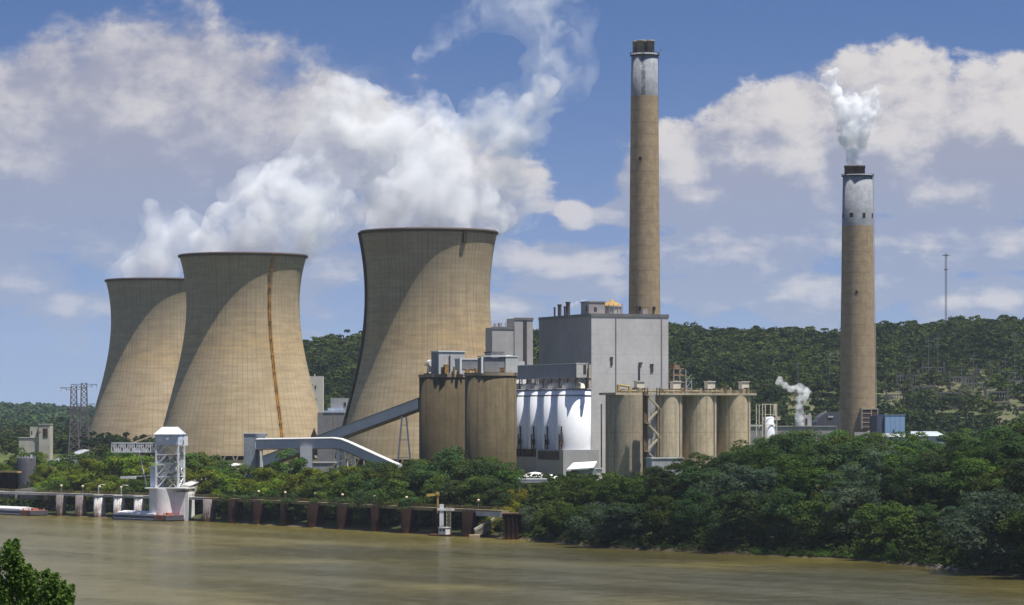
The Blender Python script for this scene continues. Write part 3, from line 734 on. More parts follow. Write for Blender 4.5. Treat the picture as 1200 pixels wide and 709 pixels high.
    MB().box(-7.8,-7.0,-4.4,-3.6,0,7).build('white_post', wht, r)
    # transfer tower beyond
    base = P(592, HOR, 1388); r = thing('transfer_tower', 'white and grey transfer tower with round roof fans behind the right coal silo', 'transfer tower', (base.x,1388,PG), TH)
    MB().box(-1.5,9,-3,6,0,47.5).build('wall', wht, r)
    MB().box(-7.6,-1.5,-2,6,0,54.5).build('grey_tower', wg, r); MB().box(-7.9,-1.2,-2.3,6.3,54.5,55).build('roof', MATS['trim_dark'], r)
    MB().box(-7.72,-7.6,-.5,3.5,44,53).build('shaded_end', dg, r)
    MB().tube((1.6,-2.6,51.2),(1.6,1.6,51.2),2.3,16).box(-.6,3.8,-2,2,47.5,49.3).build('roof_fan', wht, r)
    MB().tube((1.6,-2.7,51.2),(1.6,-2.5,51.2),1.1,12).build('fan_inlet', dk, r); MB().box(2.4,3.6,-3.2,-3.0,41,42.6).build('window', dk, r)
    MB().box(3.8,8.8,-2,2,47.5,48.4).box(4,8.6,-2.2,-2.05,48.4,50.6).build('roof_rail', wg, r)

def silo_mat(name, col, seed, joint=(10.5,)):
    m, nt, b = new_mat(name); oc = objcoord(nt); x, y, z = xyz(nt, oc); ang = atan2(y, x)
    st = noise(nt, combine(nt, ang*6, z*.012, float(seed)), 1.0, 6, .7)
    bl = noise(nt, combine(nt, ang*1.5, z*.07, float(seed)+4), 2.0, 5, .65)
    fine = noise(nt, oc, .8, 4, .6)
    c = mixc(nt, (bl*.7+fine*.3).smooth(.3,.7), tuple(k*.78 for k in col), tuple(k*1.18 for k in col))
    c = mixc(nt, st.smooth(.48,.68)*.65, c, tuple(k*.38 for k in col))
    for j in joint:
        c = mixc(nt, (1-((z-j)*3.5).abs()).clamp()*.35, c, tuple(k*.4 for k in col))
    c = mixc(nt, (z*(1/2.4)).frac().lt(.07)*.16, c, tuple(k*.4 for k in col))
    nt.links.new(c, b.inputs['Base Color']); b.inputs['Roughness'].default_value = .9; b.inputs['Specular IOR Level'].default_value = .15
    return m

def white_silos():
    base = (26.2,1309.0); wht = pmat('silo_white', (.80,.81,.84), .5, .05, .1, .10, (.45,.42,.4)); dome = pmat('dome_cream', (.74,.64,.47), .6, .1, .5)
    rust = pmat('pipe_rust', (.085,.05,.032), .85, .5, .6); band = pmat('band_grey', (.28,.28,.32)); step = 15.4; zb, zt = 11.6, 37.4
    nm = ['nearest white storage silo in the row of six, wholly visible at the right end','white storage silo second in line behind the nearest one','white storage silo third in line from the right end of the row','white storage silo fourth in line from the right end of the row','white storage silo fifth in line, next to last of the row','rearmost white storage silo, half hidden by the right coal silo']
    first = None
    for k in range(6):
        x, y = uv(base, 0, step*k)
        r = thing('storage_silo', nm[k], 'silo', (x,y,PG), TH, 'white storage silos')
        if first is None:
            a = MB().lathe([(7.5,zb),(7.5,zt),(7.2,zt+.1)], 48).build('wall', wht, r)
            c = MB().lathe([(4.9,zt+.1),(4.9,zt+1.4),(4.4,zt+2.2),(2.6,zt+2.8),(.3,zt+3.0)], 28, caps=(False,True)).build('dome_cap', dome, r)
            q = MB().lathe([(7.52,zt-3.0),(7.66,zt-3.0),(7.66,zt-2.4),(7.52,zt-2.4)], 48, caps=(False,False)).lathe([(7.52,zt-.5),(7.7,zt-.5),(7.7,zt+.25),(7.2,zt+.25)], 48, caps=(False,False)).build('band', band, r)
            h = [0]
            p1 = MB().tube((-7.4,-4.2,zb-3),(-7.4,-4.2,zb+10),.38,8).tube((-7.9,-3.0,zb-3),(-7.9,-3.0,zb+6.5),.3,8).box(-8.4,-7.0,-4.8,-3.8,zb+2,zb+4.2).build('feed_pipe', rust, r)
            first = (a, c, q, p1)
        else:
            for o in first: cp(o, r)
    r = thing('silo_base_building', 'grey base building with a dark opening band carrying the white storage silos', 'building', (*base,PG), TH)
    wg = pmat('base_grey', (.37,.365,.365), .8, .08, .1, .25, (.2,.19,.18), panel=3.9); dk = pmat('base_dark', (.11,.09,.085), .9, .3, .4)
    MB().box(-8.2,8.3,-8.2,22,0,zb).build('wall', wg, r)
    MB().box(-8.0,8.1,22,88,0,zb-3.4).build('rear_wall', pmat('base_grey_rear', (.30,.295,.30), .8, .08, .1, .25), r)
    MB().box(-6.8,7.5,22,88,zb-3.4,zb).build('open_storey', dk, r)
    mb = MB()
    for v in range(24, 88, 6): mb.box(-8.0,-7.5,v,v+.5,zb-3.4,zb)
    mb.box(-8.1,-7.4,22,88,zb-.3,zb-.02); mb.build('opening_posts', rust, r)
    MB().box(-8.35,-8.2,-4,19.5,zb-4.4,zb-.6).build('louver_band', dk, r); MB().box(5.2,6.4,-8.32,-8.2,0,4).build('door', dk, r)
    MB().box(-3.6,-1.2,-9.4,-8.2,5.2,6.0).box(-3.6,-3.3,-9.3,-9.0,0,5.2).box(-1.5,-1.2,-9.3,-9.0,0,5.2).build('door_canopy', pmat('canopy_brown', (.16,.07,.05)), r)
    MB().tube((9.2,-8.6,0),(9.2,-8.6,31),.28,6).tube((9.8,-7.6,0),(9.8,-7.6,22),.2,6).build('corner_pipe', rust, r)
    # gallery on top
    gp = (*uv(base, 0, -10), PG); r = thing('conveyor_gallery', 'long dark grey enclosed conveyor gallery running level above the white silos', 'conveyor', gp, TH)
    gg = pmat('gallery_grey', (.27,.27,.275), .7, .08, .15, .15, ribs=.4); z0, z1 = 42.2, 48.0
    MB().box(-3.0,2.2,0,92,z0,z1).build('wall', gg, r); MB().box(-3.3,2.5,-.3,92,z1,z1+.35).build('roof', pmat('roof_pale', (.62,.6,.56), .6), r)
    en = MB().box(-3.0,2.2,-.2,-.003,z0,z1).build('end_wall', pmat('end_pale', (.52,.5,.46)), r)
    MB().box(.2,1.4,-.35,-.2,z0+1.6,z1-.5).build('door', MATS['louver_dark'], en)
    fr = pmat('frame_rust', (.17,.12,.08))
    for v in range(1, 92, 9):
        mb = MB()
        for u in (-2.8,2.0): mb.box(u-.2,u+.2,v-.2,v+.2,37.2,z0)
        mb.beam((-2.8,v,37.6),(2,v,z0-.2),.2); mb.build('support_frame', fr, r)
    MB().box(2.4,3.4,-1.0,1.2,37.5,z1-.3).box(2.3,3.6,-1.3,1.6,z0-.2,z0).build('stair_landing', pmat('stair_pale', (.5,.44,.34)), r)

def tan_silos():
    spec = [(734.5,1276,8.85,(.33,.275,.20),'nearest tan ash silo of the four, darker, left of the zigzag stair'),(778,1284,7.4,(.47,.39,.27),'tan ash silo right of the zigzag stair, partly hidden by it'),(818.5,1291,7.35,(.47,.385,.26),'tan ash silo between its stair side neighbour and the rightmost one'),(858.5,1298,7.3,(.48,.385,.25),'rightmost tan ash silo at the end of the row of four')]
    zt = 34.6
    for i, (px, d, rad, col, lab) in enumerate(spec):
        c = P(px, HOR, d); r = thing('ash_silo', lab, 'silo', (c.x,d,PG), TH, 'tan ash silos')
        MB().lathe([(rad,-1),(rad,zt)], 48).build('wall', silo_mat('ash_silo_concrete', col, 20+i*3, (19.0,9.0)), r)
        a = R(-28)-TH; 
        MB().box(rad-.15,rad+.55,-.7,.7,0,zt).box(rad+.5,rad+.8,.2,.45,8,zt).build('conduit', pmat('conduit_pale', (.50,.44,.34)), r).rotation_euler = (0,0,a)
        # filter house on the roof
        f = MB().box(-1.7,1.7,-1.6,1.6,zt+2.7,zt+5.6).box(-2,2,-1.9,1.9,zt+5.6,zt+5.9)
        f = f.build('filter_house', pmat('filter_cream', (.68,.62,.5), .7), r); f.location = (4.6 if i else 5.0,-1.4,0)
        lg = MB()
        for u in (-1.5,1.5):
            for v in (-1.4,1.4): lg.box(u-.12,u+.12,v-.12,v+.12,zt+.9,zt+2.7)
        lg.box(-1.7,1.7,-1.6,1.6,zt+.86,zt+1.0); lg.beam((-1.5,-1.4,zt+.9),(1.5,-1.4,zt+2.7),.15); lg.build('legs', pmat('leg_cream', (.5,.43,.3)), f)
    b0 = P(734.5, HOR, 1276); b1 = P(858.5, HOR, 1298); dv = Vector((b1.x-b0.x, 22, 0)); an = math.atan2(dv.y, dv.x); o0 = Vector((b0.x,1276,PG))-dv.normalized()*9.0-Vector((-math.sin(an),math.cos(an),0))*8.2
    r = thing('silo_top_deck', 'flat railed deck running across the tops of all four tan ash silos', 'deck', o0, an)
    L = dv.length+16.5
    MB().box(0,L,.9,16,zt+.003,zt+.95).build('slab', pmat('slab_tan', (.44,.37,.26), .85, .2, .3), r)
    rl = MB(); 
    for k in range(int(L/1.5)): rl.box(k*1.5,k*1.5+.12,1.0,1.12,zt+.95,zt+2.2)
    rl.box(0,L,1.0,1.1,zt+2.1,zt+2.22).box(0,L,1.0,1.1,zt+1.5,zt+1.58); rl.build('railing', pmat('rail_tan', (.36,.29,.17)), r)
    kit = MB(); rr = random.Random(5)
    for k in range(30):
        u = rr.uniform(2,L-3); h = rr.uniform(.5,2.4); w = rr.uniform(.3,1.4); kit.box(u,u+w,rr.uniform(1.6,3),rr.uniform(4,8),zt+.95,zt+.95+h)
    for k in range(5): kit.tube((3+k*10,2,zt+1.6),(11+k*10,2,zt+1.6),.35,8)
    kit.build('pipework', pmat('kit_tan', (.33,.27,.17), .8, .4, .5), r)
    MB().box(1.2,2.2,1.3,2.3,zt+.95,zt+4.2).tube((2,1.8,zt+4),(7,1.8,zt+3.4),.4,8).box(6.4,7.2,1.4,2.2,zt+.95,zt+3.6).build('yellow_loader', pmat('loader_yellow', (.42,.30,.08)), r)
    # zigzag stair
    c = P(764.5, HOR, 1262); r = thing('stair_tower', 'open zigzag steel stair tower between the nearest two tan ash silos', 'stair tower', (c.x,1262,PG), TH)
    st = pmat('stair_tan', (.42,.36,.24), .8); dk = pmat('stair_dark', (.09,.065,.05)); w = 2.7
    mb = MB()
    for u in (-w,w):
        for v in (-1.3,1.6): mb.box(u-.16,u+.16,v-.16,v+.16,0,zt+3)
    mb.build('frame', dk, r)
    n = 6; hh = zt/n
    for k in range(n):
        s = 1 if k % 2 == 0 else -1; z0 = k*hh
        MB().beam((-s*w,-.9,z0+.3),(s*w,-.9,z0+hh-.1),.9,.75).build('stair_flight', st, r)
        MB().box(s*w-.9,s*w+.9,-1.6,1.6,z0+hh-.25,z0+hh).build('landing', st, r)
    MB().box(-w-.9,-w+.8,.4,1.8,0,zt+1).build('lift_shaft', pmat('shaft_brown', (.13,.085,.05)), r)
    MB().box(w-3.8,w-.4,1.9,2.4,0,zt).build('back_panel', pmat('panel_grey', (.34,.335,.32)), r)
    c = P(738, HOR, 1250)
    # little grey hut in front of the stair
    c = P(776, HOR, 1255); r = thing('pump_hut', 'low grey flat roofed hut in front of the tan silos, half behind the treetops', 'hut', (c.x,1255,PG), TH)
    MB().box(-6,8,-3,3,0,8.4).build('wall', pmat('hut_grey', (.33,.34,.36)), r); MB().box(-6.3,8.3,-3.3,3.3,8.4,8.9).build('roof', pmat('hut_roof', (.40,.42,.44)), r)

def steel_structures():
    # open steel frame right of the boiler house
    c = P(797, HOR, 1432); r = thing('steel_frame', 'open rusty steel frame with platforms and pipes at the right wall of the boiler house', 'steel frame', (c.x,1432,PG), TH)
    tn = pmat('frame_tan', (.33,.22,.14), .85, .3); gr = pmat('frame_galv', (.34,.35,.36)); rr = random.Random(3)
    for k in range(8):
        z = 26+k*3.1
        w_ = 1.6+rr.uniform(-1,1.6); pl_ = MB().box(-4.8,w_,-3,3,z,z+.5).build('platform', tn, r)
        MB().box(-4.2,w_-rr.uniform(.5,2.2),-2.4,2.6,z+.5,z+rr.uniform(1.4,2.5)).build('equipment', pmat('equipment_brown', (.25,.17,.11), .85, .4, .5), pl_)
    mb = MB()
    for u in (-4.6,-1.5,1.6,4.6):
        h = 47.5 if u < 3 else 43
        for v in (-2.8,2.8): mb.box(u-.18,u+.18,v-.18,v+.18,0,h)
    for k in range(7):
        z = 23+k*3.2; mb.beam((1.6,-2.8,z),(4.6,-2.8,z+3.2),.22); mb.beam((4.6,-2.8,z),(1.6,-2.8,z),.22)
    mb.build('column_frame', gr, r)
    MB().cyl((-2.2,-.5),1.5,30,36,12).cyl((-1,.8),1.1,39,43,12).box(-4,-2,-2,0,43,46.5).cyl((-3,-1),.7,46,50,10).tube((-4,-2,38),(1,-2,37),.6).build('vessel', pmat('vessel_brown', (.20,.13,.09), .8, .4), r)
    # small white vertical tank in a frame
    c = P(898.5, HOR, 1352); r = thing('storage_tank', 'slim white vertical tank in a pale steel frame at the right end of the plant', 'tank', (c.x,1352,PG), TH)
    wt = MATS['silo_white']; fr = pmat('frame_cream', (.62,.55,.42), .7)
    MB().lathe([(1.2,3),(2.9,8),(2.9,24.5),(2.2,25.6)], 24, (1.0,0)).build('shell', wt, r)
    mb = MB()
    for u in (-3.6,-2.2,3.4):
        for v in (-3,3): mb.box(u-.16,u+.16,v-.16,v+.16,0,31.2)
    for z in (8,12,17,22,26.5,31): mb.box(-3.8,3.6,-3.1,-2.9,z,z+.25).box(-3.8,-3.6,-3,3,z,z+.25)
    for k in range(5): mb.beam((-3.6,-3,8+k*4.6),(-2.2,-3,12.6+k*4.6),.18)
    mb.build('frame', fr, r)
    MB().box(2.2,5.2,-3,1.5,24.2,24.6).box(4.9,5.1,-3,1.5,24.6,25.8).box(2.5,3.6,-2,-1,26,31).build('platform', fr, r)
    MB().tube((-2.9,-3.2,2),(-2.9,-3.2,30),.22,6).build('riser_pipe', MATS['pipe_rust'], r)
    # transmission towers far left
    gal = pmat('galvanised', (.14,.12,.13), .7)
    for (px, d, top, lab) in ((86.5,1950,453,'shorter left one of two lattice power pylons beside the far cooling tower'),(98.5,1990,449,'taller right one of two lattice power pylons, nearest the far cooling tower')):
        c = P(px, HOR, d); g = gz(c.x, d); H = CAM_Z-(top-HOR)*d/F-g
        r = thing('power_pylon', lab, 'pylon', (c.x,d,g), R(12), 'lattice power pylons')
        MB().lattice((0,0,0),(0,0,H*.62),7.0,4.2,6,.6).lattice((0,0,H*.62),(0,0,H),4.2,3.4,5,.5).build('mast', gal, r)
        for zf, w in ((.985,8.5),(.72,7.0)):
            mb = MB(); z = H*zf
            for sg in (-1,1):
                for yy in (-1.3,1.3): mb.beam((sg*1.5,yy,z-1.6),(sg*w,0,z),.26); mb.beam((sg*1.5,yy,z),(sg*w,0,z),.26)
                mb.beam((sg*(w-.4),0,z),(sg*(w-.4),0,z-2.4),.22); mb.beam((sg*(w*.55),0,z),(sg*(w*.55),0,z-2.2),.22)
            mb.build('cross_arm', gal, r)
    # radio mast on the ridge
    c = P(1108.5, HOR, 2800); g = gz(c.x, 2800); H = CAM_Z-(297-HOR)*2800/F-g
    r = thing('radio_mast', 'thin guyed lattice radio mast standing on the wooded ridge', 'mast', (c.x,2800,g))
    MB().lattice((0,0,0),(0,0,H),1.5,1.5,40,.15).build('mast', pmat('mast_grey', (.16,.15,.17)), r)
    MB().box(-3,3,-.4,.4,H-2.2,H-1.4).build('antenna', MATS['mast_grey'], r); MB().box(-1.8,1.8,-.5,.5,H*.8,H*.8+.8).build('antenna', MATS['mast_grey'], r)
    # switchyard gantries on the clearing
    rr = random.Random(11); wood = pmat('weathered_steel', (.15,.14,.135), .85)
    k = 0
    place = ['nearest the stack','left of its middle','in its middle','right of its middle','towards the right edge','at its far right']
    g0 = None
    for i, px in enumerate((1052,1082,1112,1142,1168,1196)):
        d = 2300+(i % 2)*50; c = P(px, HOR, d); g = gz(c.x, d)
        r = thing('switchyard_gantry', 'grey steel switchyard portal on the hillside clearing, '+place[i], 'gantry', (c.x,d,g), 0, 'switchyard gantries')
        if g0 is None:
            mb = MB()
            for u in (-8.5,8.5): mb.lattice((u,0,-3),(u,0,17),1.6,1.0,8,.26)
            mb.box(-8.8,8.8,-.6,.6,12.0,13.0); o1 = mb.build('portal', wood, r)
            mb = MB()
            for q in range(9): mb.cyl((-8+q*2,0),.28,8.4,12,6)
            o2 = mb.build('insulator', pmat('insulator_grey', (.36,.35,.33)), r)
            mb = MB()
            for q in range(12): mb.box(-9+q*1.6,-8.7+q*1.6,-5,-4.7,-3,5.0)
            mb.box(-9,9,-5.1,-4.6,4.6,5.0); o3 = mb.build('bus_support', pmat('bus_grey', (.24,.225,.21)), r)
            g0 = (o1, o2, o3)
        else:
            for o in g0: cp(o, r)
    for i, px in enumerate((1064,1094,1126,1157,1184)):
        d = 2395+(i % 2)*35; c = P(px, HOR, d); g = gz(c.x, d)
        r = thing('switchyard_gantry', 'grey steel switchyard portal in the rear row on the clearing, '+['leftmost','second from left','third from left','fourth from left','rightmost'][i]+' of five', 'gantry', (c.x,d,g), 0, 'switchyard gantries')
        for o in g0: cp(o, r)
    p0 = None
    pl = [(935,2270,30),(972,2330,32),(982,2320,34),(1066,2290,34),(1088,2310,44),(1099,2310,46),(1127,2290,26),(1141,2310,32),(1160,2290,28),(1189,2330,44),(1178,2290,30)]
    nm = ['thin pole on the clearing behind the steam jet','left pole of the pair just left of the short stack','right pole of the pair just left of the short stack','grey line pole right of the short stack','left one of the two tallest line poles on the clearing','right one of the two tallest line poles on the clearing','short line pole right of the two tallest poles','leaning distance pole above the middle of the switchyard','line pole above the right part of the switchyard','tall line pole near the right edge of the clearing','line pole just left of the tall pole near the right edge']
    nm[7] = 'line pole above the middle of the switchyard'
    for (px, d, h), lab in zip(pl, nm):
        d += 95; c = P(px, HOR, d); g = gz(c.x, d)
        r = thing('line_pole', lab, 'pole', (c.x,d,g-2), 0, 'line poles on the clearing')
        if p0 is None:
            p0 = (MB().tube((0,0,0),(0,0,30),.3,7,.2).build('pole', wood, r), MB().box(-3.2,3.2,-.18,.18,27.6,28).build('cross_arm', wood, r), MB().box(-2.4,2.4,-.18,.18,24.6,25).build('cross_arm', wood, r))
            q = p0
        else: q = [cp(o, r) for o in p0]
        for o in q: o.scale = (1,1,h/30)
DOCK = [(-60,1412,602),(0,1350,602),(235,1250,611),(475,1120,625),(600,1065,632),(660,1030,0)]
_dp = np.array([q[0] for q in DOCK], float); _dd = np.array([q[1] for q in DOCK], float)
def dock_pt(px, z=0.0, back=0.0):
    d = float(np.interp(px, _dp, _dd)); c = P(px, HOR, d); 
    return Vector((c.x+back*.68, d+back*.73, z))
def rect_section(w, z0, z1): return [(-w/2,z0),(w/2,z0),(w/2,z1),(-w/2,z1)]
def conveyor(name, label, path, w, h, wall, roofm, bents, bm, roof_over=.35, splay=2.2):
    base = Vector((path[0][0], path[0][1], gz(path[0][0], path[0][1])))
    r = thing(name, label, 'conveyor', base)
    MB().sweep(path, rect_section(w, -h, 0)).build('gallery', wall, r, world=True)
    MB().sweep(path, [(-w/2-roof_over,.002),(w/2+roof_over,.002),(w/2+roof_over,.3),(0,.75),(-w/2-roof_over,.3)]).build('roof', roofm, r, world=True)
    MB().sweep(path, [(-w/2-.12,-h-.45),(w/2+.12,-h-.45),(w/2+.12,-h-.003),(-w/2-.12,-h-.003)]).build('floor_girder', MATS['frame_rust'], r, world=True)
    for (p, sp) in bents:
        p = Vector(p); g = gz(p.x, p.y); mb = MB()
        for sg in (-1,1):
            mb.beam((p.x+sg*sp,p.y-1.6,g-1),(p.x+sg*.9,p.y-1.2,p.z),.62); mb.beam((p.x+sg*sp,p.y+1.6,g-1),(p.x+sg*.9,p.y+1.2,p.z),.62)
        H = p.z-g
        for k in (.3,.6,.85):
            q = sp+(.9-sp)*k; mb.beam((p.x-q,p.y-1.4,g+H*k),(p.x+q,p.y-1.4,g+H*k),.34)
        mb.build('trestle', bm, r, world=True)
    return r
def conveyors():
    grey = pmat('conveyor_grey', (.43,.43,.435), .7, .08, .12, .18); pale = pmat('conveyor_roof', (.50,.485,.46), .6, .06, .2, .1); white = MATS['white_paint']; groof = pmat('conveyor_roof_grey', (.30,.305,.32), .7)
    a, b = P(494,467,1338), P(296,541,1412)
    def on(px): 
        k = (px-494)/(296-494); return a.lerp(b, k)-Vector((0,0,4.9))
    conveyor('inclined_conveyor','long grey enclosed conveyor climbing across the nearest cooling tower to the left coal silo',[a, a.lerp(b,.5), b],4.4,4.4,grey,groof,[(on(474.5),3.4),(on(402),2.6)],white)
    pth = [P(302,515.5,1333), P(392,514.2,1322), P(402,515.5,1320.5), P(412,519.5,1319), P(425,525.5,1317), P(469,545.5,1310)]
    conveyor('level_conveyor','grey conveyor with a bright white roof, level at first then bending down to the right',pth,4.4,3.9,grey,pale,[(P(400,527,1321),1.6),(P(411,531,1319),1.6)],white)
    r0 = bpy.data.objects['level_conveyor']
    MB().box(P(352,0,1324).x, P(366,0,1324).x, 1322,1326, PG-2, P(0,523.5,1324).z).build('support_pier', grey, r0, world=True)
    # transfer house at its left end
    c = P(286, HOR, 1338); s = S(1338); r = thing('transfer_house', 'narrow two tone transfer house with white upper room where the level conveyor starts', 'transfer house', (c.x,1338,PG))
    zt = CAM_Z-(508.5-HOR)*s-PG
    MB().box(0,13.5*s,-2,4,-1,zt).build('wall', pmat('house_blue_grey', (.25,.28,.31)), r)
    MB().box(13.5*s,26*s,-1.6,3.6,zt-6.5,zt).build('upper_room', white, r); MB().box(-.3,26*s+.3,-2.3,4.3,zt,zt+.4).build('roof', pale, r)
    MB().box(19*s,21.4*s,-1.4,3.4,-1,zt-6.5).build('white_leg', white, r); MB().box(22.8*s,23.8*s,-1.72,-1.6,zt-3,zt-1.6).build('window', MATS['louver_dark'], r)
    MB().box(13.5*s+.01,18*s,1.2,1.6,-1,zt-6.6).build('back_wall', grey, r)
    # lower conveyor from the unloader
    pth = [P(216,570,1262), P(247,557,1296), P(276,544.5,1336)]
    conveyor('unloading_conveyor','short pale roofed conveyor rising from the barge unloader to the transfer house through the trees',pth,4.2,3.6,pmat('conveyor_beige', (.42,.38,.3)),pale,[(P(240,571,1288),1.8)],white)
    pth = [P(66,541,1640), P(99,528,1690)]
    conveyor('yard_conveyor','short pale grey conveyor ramp at the foot of the far cooling tower',pth,5.2,4.6,pmat('conveyor_pale', (.34,.35,.39)),groof,[(P(80,546,1660),1.8)],white)
    # timber chute under the bend
    c = P(396, HOR, 1335); s = S(1335); r = thing('chute_shed', 'brown open sided lean to chute under the bend of the level conveyor', 'shed', (c.x,1335,PG))
    for k in range(6):
        for v in (-1,2): MB().beam((-6+k*2.4,v,-1),(-6+k*2.4,v,1.5+k*1.4),.4).build('post', MATS['frame_tan'], r)
    MB().beam((-8,.5,1.0),(6.6,.5,9.6),4,.5).build('roof', pmat('chute_roof', (.36,.27,.15)), r)
    c = P(372, HOR, 1345); r = thing('switch_house', 'small flat roofed grey block under the level conveyor', 'building', (c.x,1345,PG))
    MB().box(-8,9,-2,4,-1,5.4).build('wall', pmat('block_blue_grey', (.30,.32,.36)), r); MB().box(-8.3,9.3,-2.3,4.3,5.4,5.8).build('roof', pale, r)

def unloader():
    d = 1256; s = S(d); c = dock_pt(198); c = Vector((c.x, c.y-2, 0)); 
    r = thing('barge_unloader', 'white steel barge unloading tower with gabled cabin and long lattice boom on a pale pier', 'barge unloader', c, R(-12))
    wht = pmat('unloader_white', (.70,.70,.71), .6, .12, .3, .30, (.35,.3,.25)); blu = pmat('cabin_blue_grey', (.50,.56,.68), .55, .06, .2, .1); pier = pmat('pier_white', (.76,.75,.73), .85, .12, .25, .45, (.26,.2,.15)); dk = MATS['louver_dark']
    Z = lambda py: CAM_Z-(py-HOR)*s
    zd, zc, zr, zp = Z(573), Z(521), Z(509), Z(502)
    MB().lathe([(6.9,-3),(6.9,zd)], 24, (-1.0,0)).build('pier', pier, r)
    MB().box(4.2,8.2,-4.5,5,zd-12.5,zd-1.4).box(8.2,9.8,-4.3,4.6,-2,zd-1.5).build('pier_block', pier, r)
    MB().box(-8,9.5,-6.5,6.5,zd,zd+.5).build('deck', pier, r)
    x0, x1, y0, y1 = -3.9, 5.4, -4, 4
    mb = MB()
    for x in (x0,x1):
        for y in (y0,y1): mb.beam((x,y,zd),(x,y,zc),.75)
    lv = [zd, zd+5, zd+10, zd+14, zc]
    for a, b in zip(lv[:-1], lv[1:]):
        for y in (y0,y1):
            mb.beam((x0,y,b),(x1,y,b),.5); m = (x0+x1)/2
            mb.beam((x0,y,a),(m,y,b),.38); mb.beam((x1,y,a),(m,y,b),.38)
        for x in (x0,x1): mb.beam((x,y0,b),(x,y1,b),.5); mb.beam((x,y0,a),(x,y1,b),.36); mb.beam((x,y1,a),(x,y0,b),.36)
    mb.build('tower_frame', wht, r)
    MB().box(-.8,2.4,-1.8,1.8,zd+6.2,zd+10.2).beam((-3,-2,zd+4),(3.2,-2,zd+10),.6,1.6).cyl((3.4,-2.6),.9,zd+5,zd+9,10).build('hopper', wht, r)
    mb = MB()
    for k in range(4): mb.beam((1.8,-4.3,zd+.6+k*3.4),(4.8,-4.3,zd+3.6+k*3.4),.3,.8); mb.box(1,5.4,-4.9,-4.0,zd+3.7+k*3.4,zd+3.9+k*3.4)
    mb.build('stair', pmat('stair_grey', (.3,.29,.28)), r)
    MB().box(x0-.4,x1+.3,-4.6,4.6,zc,zr).build('cabin', blu, r)
    MB().add([(x0-.8,-5.2,zr),(x1+.7,-5.2,zr),(x1+.7,5.2,zr),(x0-.8,5.2,zr),(x0+1.2,0,zp+.6),(x1-1.2,0,zp+.6)], [(0,1,5,4),(2,3,4,5),(1,2,5),(3,0,4),(3,2,1,0)]).build('roof', pmat('cabin_roof', (.58,.585,.60), .5), r)
    MB().tube((1.2,-5.0,zc+2.6),(1.2,-4.5,zc+2.6),.7,12).box(-3.2,-1,-4.75,-4.6,zc+1,zc+2.8).build('floodlight', MATS['white_paint'], r)
    MB().box(x1+.3,x1+2.4,-3,2,zc-.4,zc).box(x1+2.2,x1+2.35,-3,2,zc,zc+3.4).build('balcony', wht, r); MB().box(x1+.4,x1+1.7,-2,-.4,zc+.01,zc+2.2).build('winch_box', wht, r); MB().box(x1+.4,x1+1.9,-2.6,-1,zc-9.5,zc-6.2).build('side_hopper', wht, r)
    MB().box(x0-2.9,x0-.9,-3,2.5,zd+.5,zd+8.6).box(x0-3.6,x0-.6,-3.4,2.8,zd+8.6,zd+9).build('hoist_house', blu, r)
    # boom
    bl = -24.0; zb0, zb1 = Z(530), Z(519.5); mb = MB()
    for y in (-1.6,1.6):
        mb.beam((x0-.4,y,zb0),(bl,y,zb0),.42); mb.beam((x0-.4,y,zb1),(bl,y,zb1),.42); n = 10
        for k in range(n+1):
            x = x0-.4+(bl-x0+.4)*k/n; mb.beam((x,y,zb0),(x,y,zb1),.3)
            if k < n:
                xn = x0-.4+(bl-x0+.4)*(k+1)/n; mb.beam((x,y,zb0 if k%2 else zb1),(xn,y,zb1 if k%2 else zb0),.3)
    for k in range(11):
        x = x0-.4+(bl-x0+.4)*k/10; mb.beam((x,-1.6,zb0),(x,1.6,zb0),.25); mb.beam((x,-1.6,zb1),(x,1.6,zb1),.25)
    mb.build('boom', wht, r)
    mb = MB()
    for y in (-1.6,1.6): mb.tube((x0,y,zr+.4),(-15.5,y,zb1),.16,6)
    mb.build('boom_stay', pmat('stay_tan', (.45,.36,.24)), r)
    MB().beam((x0-3,-2,zd+5.4),(-19.5,-2,zd+4.6),.5,.35).box(-19.8,-13.5,-2.8,-1.2,zd+4.0,zd+4.9).build('gangway_arm', wht, r)
    MB().beam((-9,-1,zd+1),(-12.5,-1,zd+16),.3).box(-14.8,-10.4,-1.6,-.4,zd+15.2,zd+16.6).build('light_arm', wht, r)

